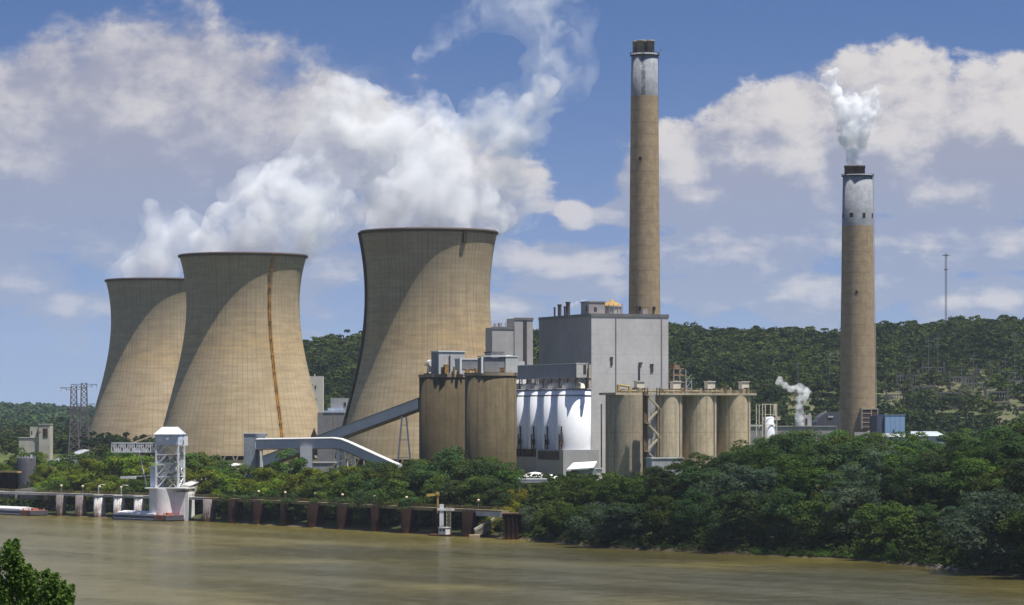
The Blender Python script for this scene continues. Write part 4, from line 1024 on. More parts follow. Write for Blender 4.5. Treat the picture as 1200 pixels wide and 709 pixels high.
def dock():
    p0 = dock_pt(0); r = thing('river_dock', 'long narrow jetty deck carried on rusty and whitewashed sheet pile cells along the far bank', 'jetty', (p0.x,p0.y,0))
    deck = pmat('deck_concrete', (.42,.40,.36), .85, .15, .3, .3); rail = pmat('rail_ochre', (.34,.27,.11), .8, .3, .6)
    pxs = [-40,0,60,120,180,235,300,360,420,475,530,584]
    pth = [dock_pt(q, 9.7, 3.6) for q in pxs]
    sec = [(-1.6,-1.1),(1.6,-1.1),(1.6,0),(-1.6,0)]
    MB().sweep(pth[:6], sec).build('deck', deck, r, world=True)
    MB().sweep(pth[5:], sec).build('deck', pmat('deck_stained', (.30,.235,.13), .9, .3, .4, .35, (.05,.03,.02)), r, world=True)
    mb = MB()
    for off in (-1.5,1.5):
        for z in (.55,1.05): mb.sweep([p+Vector((0,0,z)) for p in pth], [(off-.06,-.05),(off+.06,-.05),(off+.06,.05),(off-.06,.05)])
    for a, b in zip(pth[:-1], pth[1:]):
        n = max(2, int((b-a).length/3))
        for k in range(n):
            q = a.lerp(b, k/n); t = (b-a).normalized(); sd = Vector((t.y,-t.x,0))
            for off in (-1.5,1.5): mb.beam(q+sd*off, q+sd*off+Vector((0,0,1.1)), .1)
    mb.build('railing', rail, r, world=True)
    def pile_mat(name, c1, c2, wash=0.0):
        m, nt, b = new_mat(name); oc = objcoord(nt); x, y, z = xyz(nt, oc); ang = atan2(y, x)
        st = noise(nt, combine(nt, ang*5, z*.05, 2.0), 1.6, 5, .7); bl = noise(nt, oc, .35, 5, .65)
        c = mixc(nt, st.smooth(.35,.65), c1, c2)
        if wash: c = mixc(nt, (bl*.5+st*.5+z*.012).smooth(.46,.58)*wash, c, (.62,.6,.57))
        c = mixc(nt, (1-z.smooth(.2,2.6))*.7, c, (.085,.034,.011))
        c = mixc(nt, (ang*9).frac().lt(.2)*.4, c, (.02,.012,.01))
        nt.links.new(c, b.inputs['Base Color']); b.inputs['Roughness'].default_value = .95; b.inputs['Specular IOR Level'].default_value = .1
        return m
    rust = pile_mat('pile_rust', (.011,.006,.005), (.026,.012,.008)); brown = pile_mat('pile_brown', (.040,.024,.018), (.095,.060,.045), .25); wash = pile_mat('pile_whitewash', (.14,.08,.055), (.30,.22,.17), 1.0)
    cells = [(67,12,brown),(90,13,brown),(112,14,wash),(135,14,wash),(159,14,wash),(241,16,brown),(271,18,rust),(300,17,rust),(332,17,rust),(365,20,rust),(399,19,rust),(438,17,rust),(474,18,rust),(546,20,rust)]
    proto = {}
    for px, wd, m in cells:
        q = dock_pt(px, 0, 2.2); rad = wd*q.y/F/2
        o = MB().lathe([(rad,-3),(rad,9.0),(rad-.3,9.05)], 20).build('pile_cell', m, r)
        o.location = q-r.location
        if m is wash: MB().lathe([(rad+.02,9.05),(rad+.25,9.05),(rad+.25,9.5),(rad-.3,9.5)], 20, caps=(False,True)).build('cap', deck, o)
    q = dock_pt(509, 0, 2.0); o = MB().lathe([(1.7,-3),(1.7,9.2)], 14).build('pile_cell', rust, r); o.location = q-r.location
    q = dock_pt(599, 0, .5); rr = thing('mooring_cell', 'dark rusty square sheet pile mooring block at the right end of the jetty', 'mooring block', q)
    mb = MB(); w = 3.1
    v = []; 
    for k in range(9): v.append((-w+2*w*k/8, -w+(.35 if k % 2 else 0)))
    for k in range(9): v.append((w-(.35 if k % 2 else 0), -w+.4+(2*w)*k/8))
    v += [(-w, w)]
    n = len(v); pts = [(a,b,-3) for a,b in v]+[(a,b,8.7) for a,b in v]
    mb.add(pts, [(k,(k+1)%n,n+(k+1)%n,n+k) for k in range(n)]+[tuple(range(n,2*n))]); mb.build('piling', rust, rr)
    MB().box(-w-.15,w+.2,-w-.15,w+.6,8.75,9.15).build('cap', pmat('cap_rust', (.14,.075,.05)), rr)
    # sheet pile wall at the far left, with ochre capping
    a = dock_pt(-45, 0, 9); rw = thing('sheet_pile_wall', 'brown corrugated sheet pile wall behind the left end of the jetty', 'retaining wall', a)
    mb = MB(); b = dock_pt(60, 0, 8); n = 60; t = (b-a).normalized(); sd = Vector((t.y,-t.x,0)); v = []
    for k in range(n+1): v.append(a.lerp(b, k/n)+sd*(.7 if (k//2) % 2 else 0))
    vv = [p+Vector((0,0,-3)) for p in v]+[p+Vector((0,0,8.6)) for p in v]; mb.add(vv, [(k,k+1,n+1+k+1,n+1+k) for k in range(n)]); mb.build('piling', brown, rw, world=True)
    a = P(-30,HOR,1405); a.z = 0; b = P(22,HOR,1392); b.z = 0; rw = thing('upper_pile_wall', 'dark rusty upper retaining wall with an ochre cap at the left picture edge', 'retaining wall', a)
    mb = MB(); n = 34; t = (b-a).normalized(); sd = Vector((t.y,-t.x,0)); v = [a.lerp(b, k/n)+sd*(.6 if (k//2) % 2 else 0) for k in range(n+1)]
    z1 = P(0,554,1398).z; vv = [p+Vector((0,0,3)) for p in v]+[p+Vector((0,0,z1)) for p in v]; mb.add(vv, [(k,k+1,n+1+k+1,n+1+k) for k in range(n)]); mb.build('piling', rust, rw, world=True)
    MB().sweep([a+Vector((0,0,z1)), b+Vector((0,0,z1))], [(-2,0.003),(1.2,0.003),(1.2,.8),(-2,.8)]).build('cap', pmat('cap_ochre', (.38,.26,.10)), rw, world=True)
    # lamps on the jetty
    lp = pmat('lamp_post', (.34,.32,.29)); gl = pmat('lamp_globe', (.75,.62,.42), .4, .05, 1, 0)
    order = ['leftmost','second','third','fourth','fifth','sixth','seventh','eighth','ninth','tenth','eleventh','rightmost']
    o0 = None
    for i, px in enumerate((61,86,106,131,263,292,323,358,390,427,465,549)):
        q = dock_pt(px, 9.7, 5.1); r2 = thing('jetty_lamp', 'small globe lamp post on the jetty rail, %s of the twelve from the left' % order[i] if order[i] not in ('leftmost','rightmost') else 'small globe lamp post on the jetty rail, %s of the twelve' % order[i], 'lamp', q, 0, 'lamp posts along the jetty')
        if o0 is None:
            o0 = (MB().tube((0,0,-.1),(0,0,2.6),.11,6).build('post', lp, r2), MB().lathe([(.05,2.6),(.42,2.75),(.55,3.1),(.42,3.45),(.05,3.6)], 10).build('globe', gl, r2))
        else:
            for o in o0: cp(o, r2)
    for i, (px, lab) in enumerate(((110,'curved white pole lamp on the jetty beside the left whitewashed cells'),(137,'curved white pole lamp on the jetty just left of the unloader'),)):
        q = dock_pt(px, 9.7, 2.4); r2 = thing('curved_lamp', lab, 'lamp', q, 0, 'curved pole lamps')
        wp = MATS['white_paint']
        MB().tube((0,0,-.1),(0,0,3.4),.12,6).tube((0,0,3.4),(.8,0,4.1),.1,6).tube((.8,0,4.1),(2.4,0,4.1),.1,6).build('post', wp, r2); MB().box(2.0,3.0,-.3,.3,3.85,4.1).build('lamp_head', wp, r2)

def barge(px0, px1, back, label, wz, name='coal_barge', stern_right=True):
    a = dock_pt(px0, 0, back); b = dock_pt(px1, 0, back); L = (b-a).length; ang = math.atan2(b.y-a.y, b.x-a.x)
    r = thing(name, label, 'barge', (a+b)/2, ang, 'moored covered barges')
    h = L/2; w = 4.6
    hullm = pmat('barge_hull', (.10,.095,.12), .7, .3, .3, .4); wh = pmat('barge_cover', (.62,.605,.605), .5, .06, .2, .15); red = pmat('barge_red', (.42,.16,.10), .7, .35, .5, .4)
    mb = MB(); sec = [(-h,.2,wz),(-h+3,-1.0,wz),(h-2.5,-1.0,wz),(h,.4,wz)]
    v = []; 
    for x, zb, zt in sec: v += [(x,-w,zb),(x,w,zb),(x,w,zt),(x,-w,zt)]
    f = [(0,1,2,3),(15,14,13,12)]
    for k in range(3):
        i = k*4; f += [(i,i+4,i+5,i+1),(i+1,i+5,i+6,i+2),(i+2,i+6,i+7,i+3),(i+3,i+7,i+4,i)]
    mb.add(v, f); mb.build('hull', hullm, r)
    n = 9; q0, q1 = -h+2.4, h-8.5
    cov = MB()
    for k in range(n):
        x0 = q0+(q1-q0)*k/n+.06; x1 = q0+(q1-q0)*(k+1)/n-.06; zt = wz+.9
        cov.add([(x0,-w+.5,wz),(x1,-w+.5,wz),(x1,-w+.5,zt-.2),(x0,-w+.5,zt-.2),(x0,0,zt+.5),(x1,0,zt+.5),(x0,w-.5,zt-.2),(x1,w-.5,zt-.2),(x0,w-.5,wz),(x1,w-.5,wz)], [(0,1,2,3),(3,2,5,4),(4,5,7,6),(6,7,9,8),(0,3,4,6,8),(9,7,5,2,1)])
    cov.build('cargo_cover', wh, r)
    MB().box(q0-.3,q1+.3,-w+.05,-w+.44,wz+.003,wz+.45).build('coaming', wh, r)
    MB().box(-h+1.2,h-2.6,-w-.06,-w-.004,.45,.85).box(-h+.8,h-1.8,-w-.08,-w-.004,wz-.3,wz-.02).build('rub_rail', wh, r)
    MB().box(q1+.6,h-.8,-w-.10,w,.55,wz+.12).build('end_deck', red, r)
    b2 = MB()
    for x in (q1+1.6,h-2.2): 
        for y in (-w+.9,w-.9): b2.cyl((x,y),.3,wz+.12,wz+.9,8)
    b2.box(h-4.6,h-3.2,-1.2,1.2,wz+.12,wz+1.0).build('bollard', red, r)
def boats():
    barge(154,217,-5.6,'covered white barge with a red end moored at the foot of the barge unloader',2.3)
    barge(-14,57,-5.2,'covered white barge with a red end moored at the left picture edge',2.2)
    # landing stage with mast, lattice and small white workboat
    q = dock_pt(521, 0, -1.5); r = thing('landing_mast', 'tall white guide post with an ochre davit on the jetty near its right end', 'mooring post', q)
    MB().box(-.75,.75,-.6,.6,-3,11.2).build('post', MATS['unloader_white'], r)
    MB().beam((-1.4,1,8),(-1.4,1,14.6),.6).beam((-5.4,1,14.4),(-.8,1,14.7),.7,.9).box(-2.1,-.9,.4,1.6,14.6,15.6).build('davit', pmat('davit_ochre', (.48,.33,.08), .7), r)
    MB().beam((-1.5,-.5,9.4),(9,-.5,9.1),.6,.8).build('fender_beam', MATS['unloader_white'], r)
    q = dock_pt(528, 0, -1.0); r = thing('boarding_ladder', 'pale lattice boarding ladder hanging beside the white guide post', 'ladder', q)
    MB().lattice((0,0,.6),(0,0,10.4),1.5,1.5,7,.16).build('frame', pmat('ladder_olive', (.36,.36,.24)), r)
    q = dock_pt(526, 0, -4.2); r = thing('workboat', 'tiny white cabin workboat lying at the boarding ladder', 'boat', q, R(-40))
    MB().add([(-5,-1.3,.6),(4,-1.4,.6),(6,0,.9),(4,1.4,.6),(-5,1.3,.6),(-4.6,-.9,-.4),(3.6,-.9,-.4),(5,0,-.3),(3.6,.9,-.4),(-4.6,.9,-.4)], [(0,1,6,5),(1,2,7,6),(2,3,8,7),(3,4,9,8),(4,0,5,9),(4,3,2,1,0),(5,6,7,8,9)]).build('hull', pmat('boat_red', (.22,.09,.05)), r)
    cb = MB().box(.0,3.4,-1.15,1.15,.6,3.0).box(-.2,3.6,-1.3,1.3,3.0,3.2).build('cabin', MATS['white_paint'], r)
    MB().box(.4,1.4,-1.2,-1.15,1.7,2.6).box(1.9,3.0,-1.2,-1.15,1.7,2.6).build('window', MATS['louver_dark'], cb)
    q = dock_pt(538, 0, -.5); 
    # ochre stair down the bank
    a = P(556,622,1078); b = P(596,600,1092); r = thing('bank_stair', 'concrete stair with ochre weeds climbing the bank between the last pile cells', 'stair', (a.x,a.y,0))
    mb = MB(); n = 18
    for k in range(n):
        p = a.lerp(b, k/n); q2 = a.lerp(b, (k+1)/n); mb.box(p.x, q2.x+.02, 1078+k*.8, 1082+k*.8, p.z-2.5, q2.z)
    mb.build('steps', pmat('stair_stone', (.32,.28,.22), .9, .3, .4), r, world=True)
    MB().beam(a+Vector((0,-.3,.3)), b+Vector((0,-.3,.3)), .5, 1.0).build('stringer', pmat('stringer_grey', (.36,.34,.3)), r, world=True)
    MB().box(a.x-1.8,a.x+2.0,1072,1077,-2,1.2).build('footing', pmat('footing', (.36,.27,.17)), r, world=True)
    # white walkway end piece
    a = dock_pt(556, 8.6, 3); b = dock_pt(585, 8.6, 3); r = thing('jetty_girder', 'pale blue grey steel girder under the right end of the jetty deck', 'girder', (a.x,a.y,0))
    MB().sweep([a,b], [(-1.75,-1.1),(-1.62,-1.1),(-1.62,.4),(-1.75,.4)]).sweep([a,b], [(1.62,-1.1),(1.9,-1.1),(1.9,.4),(1.62,.4)]).build('web', pmat('girder_pale', (.42,.43,.46)), r, world=True)
    mb = MB()
    for k in range(9):
        q = a.lerp(b, k/8); mb.box(q.x-.12,q.x+.12,q.y-2.2,q.y+1.6,q.z-1.2,q.z-1.05)
    mb.build('cross_ribs', MATS['girder_pale'], r, world=True)

def small_buildings():
    dk = MATS['louver_dark']
    # left beige crusher house
    d = 1600; s = S(d); c = P(22, HOR, d); r = thing('crusher_house', 'stepped beige concrete house with a dark top opening among trees at the far left', 'building', (c.x,d,PG))
    Z = lambda py: CAM_Z-(py-HOR)*s-PG; m = pmat('beige_concrete', (.47,.43,.36), .9, .15, .15, .35)
    MB().box(0,24*s,0,9,-1,Z(513)).build('lower_block', m, r); MB().box(24*s,37*s,-1.5,9,-1,Z(497.5)).build('tower_block', m, r); MB().box(13*s,24*s,.5,8,Z(513),Z(500.5)).build('upper_block', m, r)
    MB().box(29*s,34.5*s,-1.7,-1.4,Z(512.5),Z(502)).build('opening', pmat('opening_brown', (.05,.03,.02)), r)
    MB().box(14.5*s,15.7*s,.3,.55,Z(509),Z(505)).box(24.8*s,26*s,-1.6,-1.45,Z(507),Z(505.4)).box(21.4*s,22.4*s,.35,.55,Z(511),Z(506)).build('window', dk, r)
    MB().box(23.5*s,37.5*s,-1.8,9.3,Z(497.5),Z(496.8)).box(-.3,24*s,-.3,9.2,Z(513),Z(512.5)).build('coping', pmat('coping_beige', (.55,.51,.44)), r)
    d = 1425; s = S(d); c = P(20, HOR, d); r = thing('storage_tank', 'squat dark grey cylindrical tank among the trees at the far left', 'tank', (c.x+11*s,d,PG-5))
    zt = CAM_Z-(537-HOR)*s-PG+5; MB().lathe([(11*s,-3),(11*s,zt),(10.6*s,zt+.3),(.2,zt+.9)], 32).build('shell', pmat('tank_slate', (.075,.075,.085), .7), r)
    mb = MB(); 
    for k in range(20):
        a = 2*math.pi*k/20; mb.beam((10.8*s*math.cos(a),10.8*s*math.sin(a),zt),(10.8*s*math.cos(a),10.8*s*math.sin(a),zt+1.3),.1)
    mb.box(6*s,8*s,-9*s,-7*s,zt,zt+1.8).build('railing', MATS['white_paint'], r)
    a = P(40,HOR,1372); r = thing('loading_ramp', 'low grey concrete ramp on the bank between the jetty and the left trees', 'ramp', (a.x,1372,8))
    MB().add([(-8,-3,-3),(10,-3,-3),(10,3,-3),(-8,3,-3),(-8,-3,2.2),(10,-3,4.6),(10,3,4.6),(-8,3,2.2)], [(3,2,1,0),(4,5,6,7),(0,1,5,4),(1,2,6,5),(2,3,7,6),(3,0,4,7)]).build('slab', pmat('ramp_grey', (.33,.32,.3)), r)
    # between the cooling towers
    d = 1860; s = S(d); c = P(358, HOR, d); Z = lambda py: CAM_Z-(py-HOR)*s-PG
    r = thing('elevator_tower', 'tall pale concrete tower with small windows behind the middle cooling tower', 'building', (c.x,d,PG))
    MB().box(0,20.4*s,0,9,-1,Z(441)).box(10*s,11*s,2,3,Z(441),Z(438.5)).build('wall', pmat('pale_concrete', (.55,.53,.48), .9, .08, .1, .25), r)
    for px, py in ((369.8,453.5),(365.5,452),(370,468.5)): MB().box((px-358-.8)*s,(px-358+.8)*s,-.2,.1,Z(py+1.8),Z(py-1.8)).build('window', dk, r)
    d = 1740; s = S(d); c = P(372, HOR, d); Z = lambda py: CAM_Z-(py-HOR)*s-PG
    r = thing('service_building', 'stepped dark grey service block between the middle and nearest cooling towers', 'building', (c.x,d,PG))
    MB().box(0,36*s,0,10,-1,Z(483.5)).build('wall', pmat('service_grey', (.21,.20,.215)), r); MB().box(15*s,38*s,3,10,Z(483.5),Z(466.5)).build('upper_block', pmat('service_upper', (.34,.33,.345)), r)
    MB().box(7*s,32*s,-.3,2.9,Z(483.5),Z(481)).box(12*s,30*s,1,2.9,Z(481),Z(478)).build('roof_units', pmat('roof_blue', (.45,.50,.60)), r)
    MB().box(30.5*s,33*s,2.8,3.1,Z(476),Z(471.5)).build('window', dk, r); MB().box(18.6*s,19.4*s,-.2,0,-1,Z(484)).build('downpipe', pmat('pipe_tan', (.3,.22,.15)), r)
    # right side: sheds by the short stack
    d = 1640; s = S(d); c = P(955, HOR, d); Z = lambda py: CAM_Z-(py-HOR)*s-PG
    r = thing('arched_shed', 'dark slate shed with a curved sloping left side next to the short stack', 'shed', (c.x,d,PG))
    prof = [(0,Z(501)),(2,Z(495)),(6,Z(489)),(10,Z(485.5)),(15,Z(483)),(31,Z(482.5)),(31,-1),(0,-1)]
    v = [(a*s,0,b) for a,b in prof]+[(a*s,26,b) for a,b in prof]; n = len(prof)
    MB().add(v, [tuple(range(n-1,-1,-1)),tuple(range(n,2*n))]+[(k,(k+1)%n,n+(k+1)%n,n+k) for k in range(n)]).build('shell', pmat('slate_cladding', (.085,.083,.095), .6, .1, .1, .1, ribs=.5), r)
    MB().box(15.5*s,21.5*s,-.3,-.02,Z(489.3),Z(487.6)).build('pale_sign_strip', pmat('strip_pale', (.5,.5,.5)), r)
    d = 1600; s = S(d); c = P(919, HOR, d); Z = lambda py: CAM_Z-(py-HOR)*s-PG
    r = thing('low_warehouse', 'long low grey flat roofed warehouse behind the treetops under the steam jet', 'warehouse', (c.x,d,PG))
    MB().box(-42*s,62*s,0,14,-1,Z(500)).build('wall', pmat('warehouse_grey', (.31,.30,.29)), r); MB().box(-43*s,62*s,-.4,14.4,Z(500),Z(499.2)).build('roof', pmat('warehouse_roof', (.36,.35,.34)), r)
    MB().box(-40*s,-8*s,6,13,Z(499.2),Z(498)).build('roof_monitor', pmat('monitor_pale', (.55,.55,.53)), r)
    r = thing('control_hut', 'small pale hut with a dark slot on the warehouse roof, beside the arched shed', 'hut', (c.x+17*s,d+4,PG+Z(499.2)))
    MB().box(-2*s,16*s,0,6,0,13*s).build('wall', pmat('hut_pale', (.42,.41,.39)), r); MB().box(8.6*s,11*s,-.2,.1,.4,9*s).box(-1.5*s,5*s,-.25,.1,.2,5*s).build('door', dk, r); MB().cyl((13.5*s,1),.8,13*s,15*s,10).build('vent', MATS['hut_pale'], r)
    d = 1560; s = S(d); c = P(1037, HOR, d); Z = lambda py: CAM_Z-(py-HOR)*s-PG
    r = thing('blue_building', 'square pale blue clad building right of the short stack', 'building', (c.x,d,PG), R(6))
    MB().box(0,24*s,0,20,-1,Z(486.5)).build('wall', pmat('blue_cladding', (.22,.34,.52), .6, .06, .1, .1, ribs=.4), r); MB().box(-.2,24*s+.2,-.2,20.2,Z(486.5),Z(486.0)).build('coping', pmat('blue_coping', (.3,.4,.55)), r)
    MB().box(-9*s,-.02,1,18,-1,Z(487.5)).build('side_wing', pmat('blue_dark', (.07,.085,.13)), r); MB().box(10*s,11*s,-.5,-.1,-1,Z(503)).build('downpipe', dk, r)
    d = 1535; s = S(d); c = P(1035, HOR, d); Z = lambda py: CAM_Z-(py-HOR)*s-PG
    r = thing('white_roofed_shed', 'low shed with a bright white roof in front of the blue building', 'shed', (c.x,d,PG))
    MB().box(0,26*s,0,9,-1,Z(512)).build('wall', pmat('shed_blue_grey', (.38,.42,.48)), r); MB().box(-.4,26*s,-.6,9.4,Z(512),Z(511.4)).box(-.4,26*s+.4,2,9.4,Z(511.4),Z(508)).build('roof', MATS['white_paint'], r)
    c = P(1069, HOR, 1560); s = S(1560); Z = lambda py: CAM_Z-(py-HOR)*s-PG
    r = thing('white_roofed_shed', 'long low white roofed shed right of the blue building, half hidden by trees', 'shed', (c.x,1560,PG))
    MB().box(0,40*s,0,12,-1,Z(511)).build('wall', MATS['shed_blue_grey'], r)
    MB().add([(-.5,-.6,Z(511)),(40*s,-.6,Z(511)),(40*s,13,Z(511)),(-.5,13,Z(511)),(0,6,Z(505.5)),(40*s-4,6,Z(505.5))], [(0,1,5,4),(2,3,4,5),(1,2,5),(3,0,4),(3,2,1,0)]).build('roof', pmat('roof_pale_blue', (.40,.44,.48), .6), r)
    MB().box(14*s,15*s,-.7,-.5,Z(511),Z(508)).build('vent', dk, r)
    # ducts at the foot of the short stack
    c = P(1022, HOR, 1755); s = S(1755); r = thing('duct_work', 'pale tangled ducts climbing to the opening at the foot of the short stack', 'duct', (c.x,1755,PG))
    mb = MB(); mb.beam((-8,0,10),(6,3,21),3.2,3.2); mb.box(-12,2,-2,3,-1,9).box(3,7,1,5,0,22); mb.beam((-10,1,16),(0,1,16),2,2); mb.build('duct', pmat('duct_pale', (.45,.42,.4), .8, .2, .3, .3), r)
    # by the white silos: domed tank, awning shed, white gantry
    d = 1240; s = S(d); c = P(627, HOR, d); Z = lambda py: CAM_Z-(py-HOR)*s
    r = thing('salt_dome', 'low white domed heap cover in front of the silo base building', 'dome', (c.x,d,PG-1))
    mb = MB().lathe([(5.6,-1),(5.4,1.6),(4.4,3.0),(2.6,3.9),(.2,4.3)], 26); mb.lathe([(3.4,-1),(3.3,1.4),(2.4,2.6),(.2,3.3)], 20, (6.6,1)); mb.build('shell', pmat('dome_white', (.74,.70,.66), .8, .12, .4, .2), r)
    d = 1232; s = S(d); c = P(668, HOR, d); r = thing('awning_shed', 'open shed with a bright white sloping roof and dark front beside the white dome', 'shed', (c.x,d,PG-1))
    MB().box(.5,4.2,-1,4,-1,5.2).box(4.2,10.5,0,4,-1,5.4).build('wall', pmat('awning_wall', (.28,.31,.31)), r); MB().box(-1.6,3.6,-1.15,-1.0,0,4.7).build('dark_front', pmat('front_dark', (.055,.065,.05)), r)
    MB().add([(-1.4,-2,5.2),(9.4,-2,6.0),(11,5,8.4),(1.4,5,7.8),(-1.4,-2,5.5),(9.4,-2,6.3),(11,5,8.7),(1.4,5,8.1)], [(3,2,1,0),(4,5,6,7),(0,1,5,4),(1,2,6,5),(2,3,7,6),(3,0,4,7)]).build('roof', MATS['white_paint'], r)
    c = P(695, HOR, 1236); r = thing('white_kiosk', 'narrow pale box kiosk right of the awning shed against the boiler house', 'kiosk', (c.x,1236,PG))
    MB().box(-1.5,3.6,-1,1.5,-2,4.6).build('wall', pmat('kiosk_pale', (.58,.56,.53)), r); MB().box(-1.8,3.9,-1.3,1.8,4.6,4.9).build('roof', MATS['white_paint'], r)
    d = 1150; s = S(d); c = P(609, HOR, d); g = gz(c.x, d); r = thing('pipe_gantry', 'small pale steel pipe gantry frame on the bank above the right end of the jetty', 'gantry', (c.x,d,g-1))
    zt = CAM_Z-(566-HOR)*s-g+1; mb = MB()
    for u in (0,3.6,9.4): mb.box(u-.25,u+.25,-.25,.25,0,zt); mb.box(u-.25,u+.25,2.4,2.9,0,zt)
    mb.box(-.5,10.4,-.4,.4,zt,zt+.9).box(-.5,10.4,2.2,3,zt,zt+.9).build('frame', pmat('gantry_pale', (.30,.31,.31)), r)
    MB().tube((-.5,1.3,zt+1.2),(10.2,1.3,zt+1.2),.6,10).build('pipe', MATS['gantry_pale'], r)
    a = P(602,HOR,1210); r = thing('site_wall', 'short white wall beside the foot of the right coal silo', 'wall', (a.x,1210,PG-2))
    MB().box(-1,9,0,.4,-1,2.6).box(-1,9,-.1,.5,2.6,2.9).build('coping', MATS['white_paint'], r)
# ------------------------------------------------------------------ foliage
def leaf_mat(name, dark, light, trans=.25):
    m, nt, b = new_mat(name)
    at = nt.nodes.new('ShaderNodeAttribute'); at.attribute_name = 'tint'; t = NX(nt, at.outputs['Fac'])
    oi = nt.nodes.new('ShaderNodeObjectInfo'); rnd = NX(nt, oi.outputs['Random'])
    c = mixc(nt, t.clamp(), dark, light)
    hs = nt.nodes.new('ShaderNodeHueSaturation'); nt.links.new(c, hs.inputs['Color'])
    nt.links.new((rnd*.05+.475).s, hs.inputs['Hue']); nt.links.new((rnd*.5+.75).s, hs.inputs['Value'])
    nt.links.new(hs.outputs[0], b.inputs['Base Color']); b.inputs['Roughness'].default_value = .7; b.inputs['Specular IOR Level'].default_value = .10
    tr = nt.nodes.new('ShaderNodeBsdfTranslucent'); nt.links.new(hs.outputs[0], tr.inputs['Color'])
    mx = nt.nodes.new('ShaderNodeMixShader'); mx.inputs[0].default_value = trans
    nt.links.new(b.outputs[0], mx.inputs[1]); nt.links.new(tr.outputs[0], mx.inputs[2]); nt.links.new(mx.outputs[0], nt.nodes['Material Output'].inputs['Surface'])
    return m
def leaf_quads(C, N, size, g, aspect=.7, jit=.38):
    """quads at C facing roughly N"""
    n = len(C); r = g.normal(size=(n,3)); N = N/np.maximum(np.linalg.norm(N,axis=1,keepdims=True),1e-6)
    N = N+r*jit; N /= np.linalg.norm(N,axis=1,keepdims=True)
    A = np.cross(N, g.normal(size=(n,3))); A /= np.linalg.norm(A,axis=1,keepdims=True); B = np.cross(N, A)
    s = (size*(.6+.8*g.random(n)))[:,None] if np.ndim(size) else (size*(.6+.8*g.random(n)))[:,None]
    a = A*s*.5; b = B*s*.5*aspect; bend = N*s*.12
    v = np.stack([C-a-bend, C-b*1.0+bend*.4, C+a-bend, C+b*1.0+bend*.4], 1).reshape(-1,3)
    f = np.arange(n*4).reshape(-1,4)
    return v, f
def crown_arrays(g, n_leaf, leaf, rx=.38, z0=.16, z1=1.0, lobes=34, shape='round', jit=.24):
    """crown inside unit-height tree; returns verts, faces, tint"""
    zc = (z0+z1)/2; rz = (z1-z0)/2
    L = []; rl = []
    for k in range(lobes):
        u = g.normal(size=3); u /= np.linalg.norm(u)
        q = .55+.38*g.random()
        if shape == 'tall': 
            zz = u[2]; w = (1-.45*max(zz,0))
        elif shape == 'spread': w = 1.0+.15*max(-u[2],0)
        else: w = 1.0
        L.append((u[0]*rx*q*w, u[1]*rx*q*w, zc+u[2]*rz*q)); rl.append(rx*(.24+.26*g.random()**1.5))
    # skirt of low boughs so the crown reaches down
    L = np.array(L); rl = np.array(rl); per = max(8, n_leaf//lobes)
    C = []; N = []; T = []
    for k in range(lobes):
        u = g.normal(size=(per,3)); u /= np.linalg.norm(u,axis=1,keepdims=True)
        u[:,2] = np.where(u[:,2] < -.35, -u[:,2], u[:,2])
        rr = rl[k]*(.72+.36*g.random(per))[:,None]
        p = L[k]+u*rr*np.array([1,1,.8])
        C.append(p); N.append(u+np.array([0,0,.28])); T.append(np.full(per, .2+.55*g.random())+.25*(g.random(per)-.5))
    C = np.concatenate(C); N = np.concatenate(N); T = np.concatenate(T)
    v, f = leaf_quads(C, N, leaf, g, .7, jit)
    return v, f, np.repeat(T, 4), L
def trunk_mb(g, L, h=1.0, r=.018):
    mb = MB(); top = Vector((g.normal()*.02, g.normal()*.02, .62)); mid = Vector((g.normal()*.012, g.normal()*.012, .28))
    mb.tube((0,0,-.06), mid, r*1.35, 7, r); mb.tube(mid, top, r, 6, r*.45); mb.tube(top, top+Vector((0,0,.22)), r*.45, 5, r*.12)
    idx = g.choice(len(L), min(9, len(L)), False)
    for i in idx:
        k = .25+.7*g.random(); a = mid.lerp(top, k); p = Vector(L[i])
        if p.z < a.z: a = mid.lerp(top, k*.3)
        m = a.lerp(p, .55)+Vector((0,0,.03)); mb.tube(a, m, r*.42, 5, r*.26); mb.tube(m, p, r*.26, 5, r*.08)
    return mb
CROWNS = {}
def make_variants():
    bark = pmat('bark', (.13,.105,.08), .95, .4, 3, .3)
    mats = {'bright': leaf_mat('leaf_bright', (.050,.085,.006), (.195,.235,.016), .2), 'green': leaf_mat('leaf_green', (.026,.056,.008), (.100,.150,.020), .2),
            'dark': leaf_mat('leaf_dark', (.024,.050,.013), (.080,.122,.034)), 'silver': leaf_mat('leaf_silver', (.042,.074,.036), (.130,.182,.100)), 'yellow': leaf_mat('leaf_yellow', (.16,.17,.012), (.34,.32,.02))}
    spec = {'bright':(.40,'round',4),'green':(.38,'round',4),'dark':(.40,'round',4),'silver':(.42,'spread',4),'yellow':(.5,'round',2)}
    for key, (rx, shp, n) in spec.items():
        CROWNS[key] = []
        for i in range(n):
            g = np.random.default_rng(100+hash(key) % 7+i*13+len(key)*31)
            v, f, t, L = crown_arrays(g, 6500, .034, rx*(.92+.16*g.random()), .06, 1.0, 32, shp)
            me = np_mesh('crown', v, f, False, t); me.materials.append(mats[key])
            tm = trunk_mb(g, L); to = bpy.data.meshes.new('trunk'); to.from_pydata(tm.v, [], tm.f); to.polygons.foreach_set('use_smooth', tm.sm); to.materials.append(bark)
            CROWNS[key].append((me, to))
    return mats, bark
_tn = 0
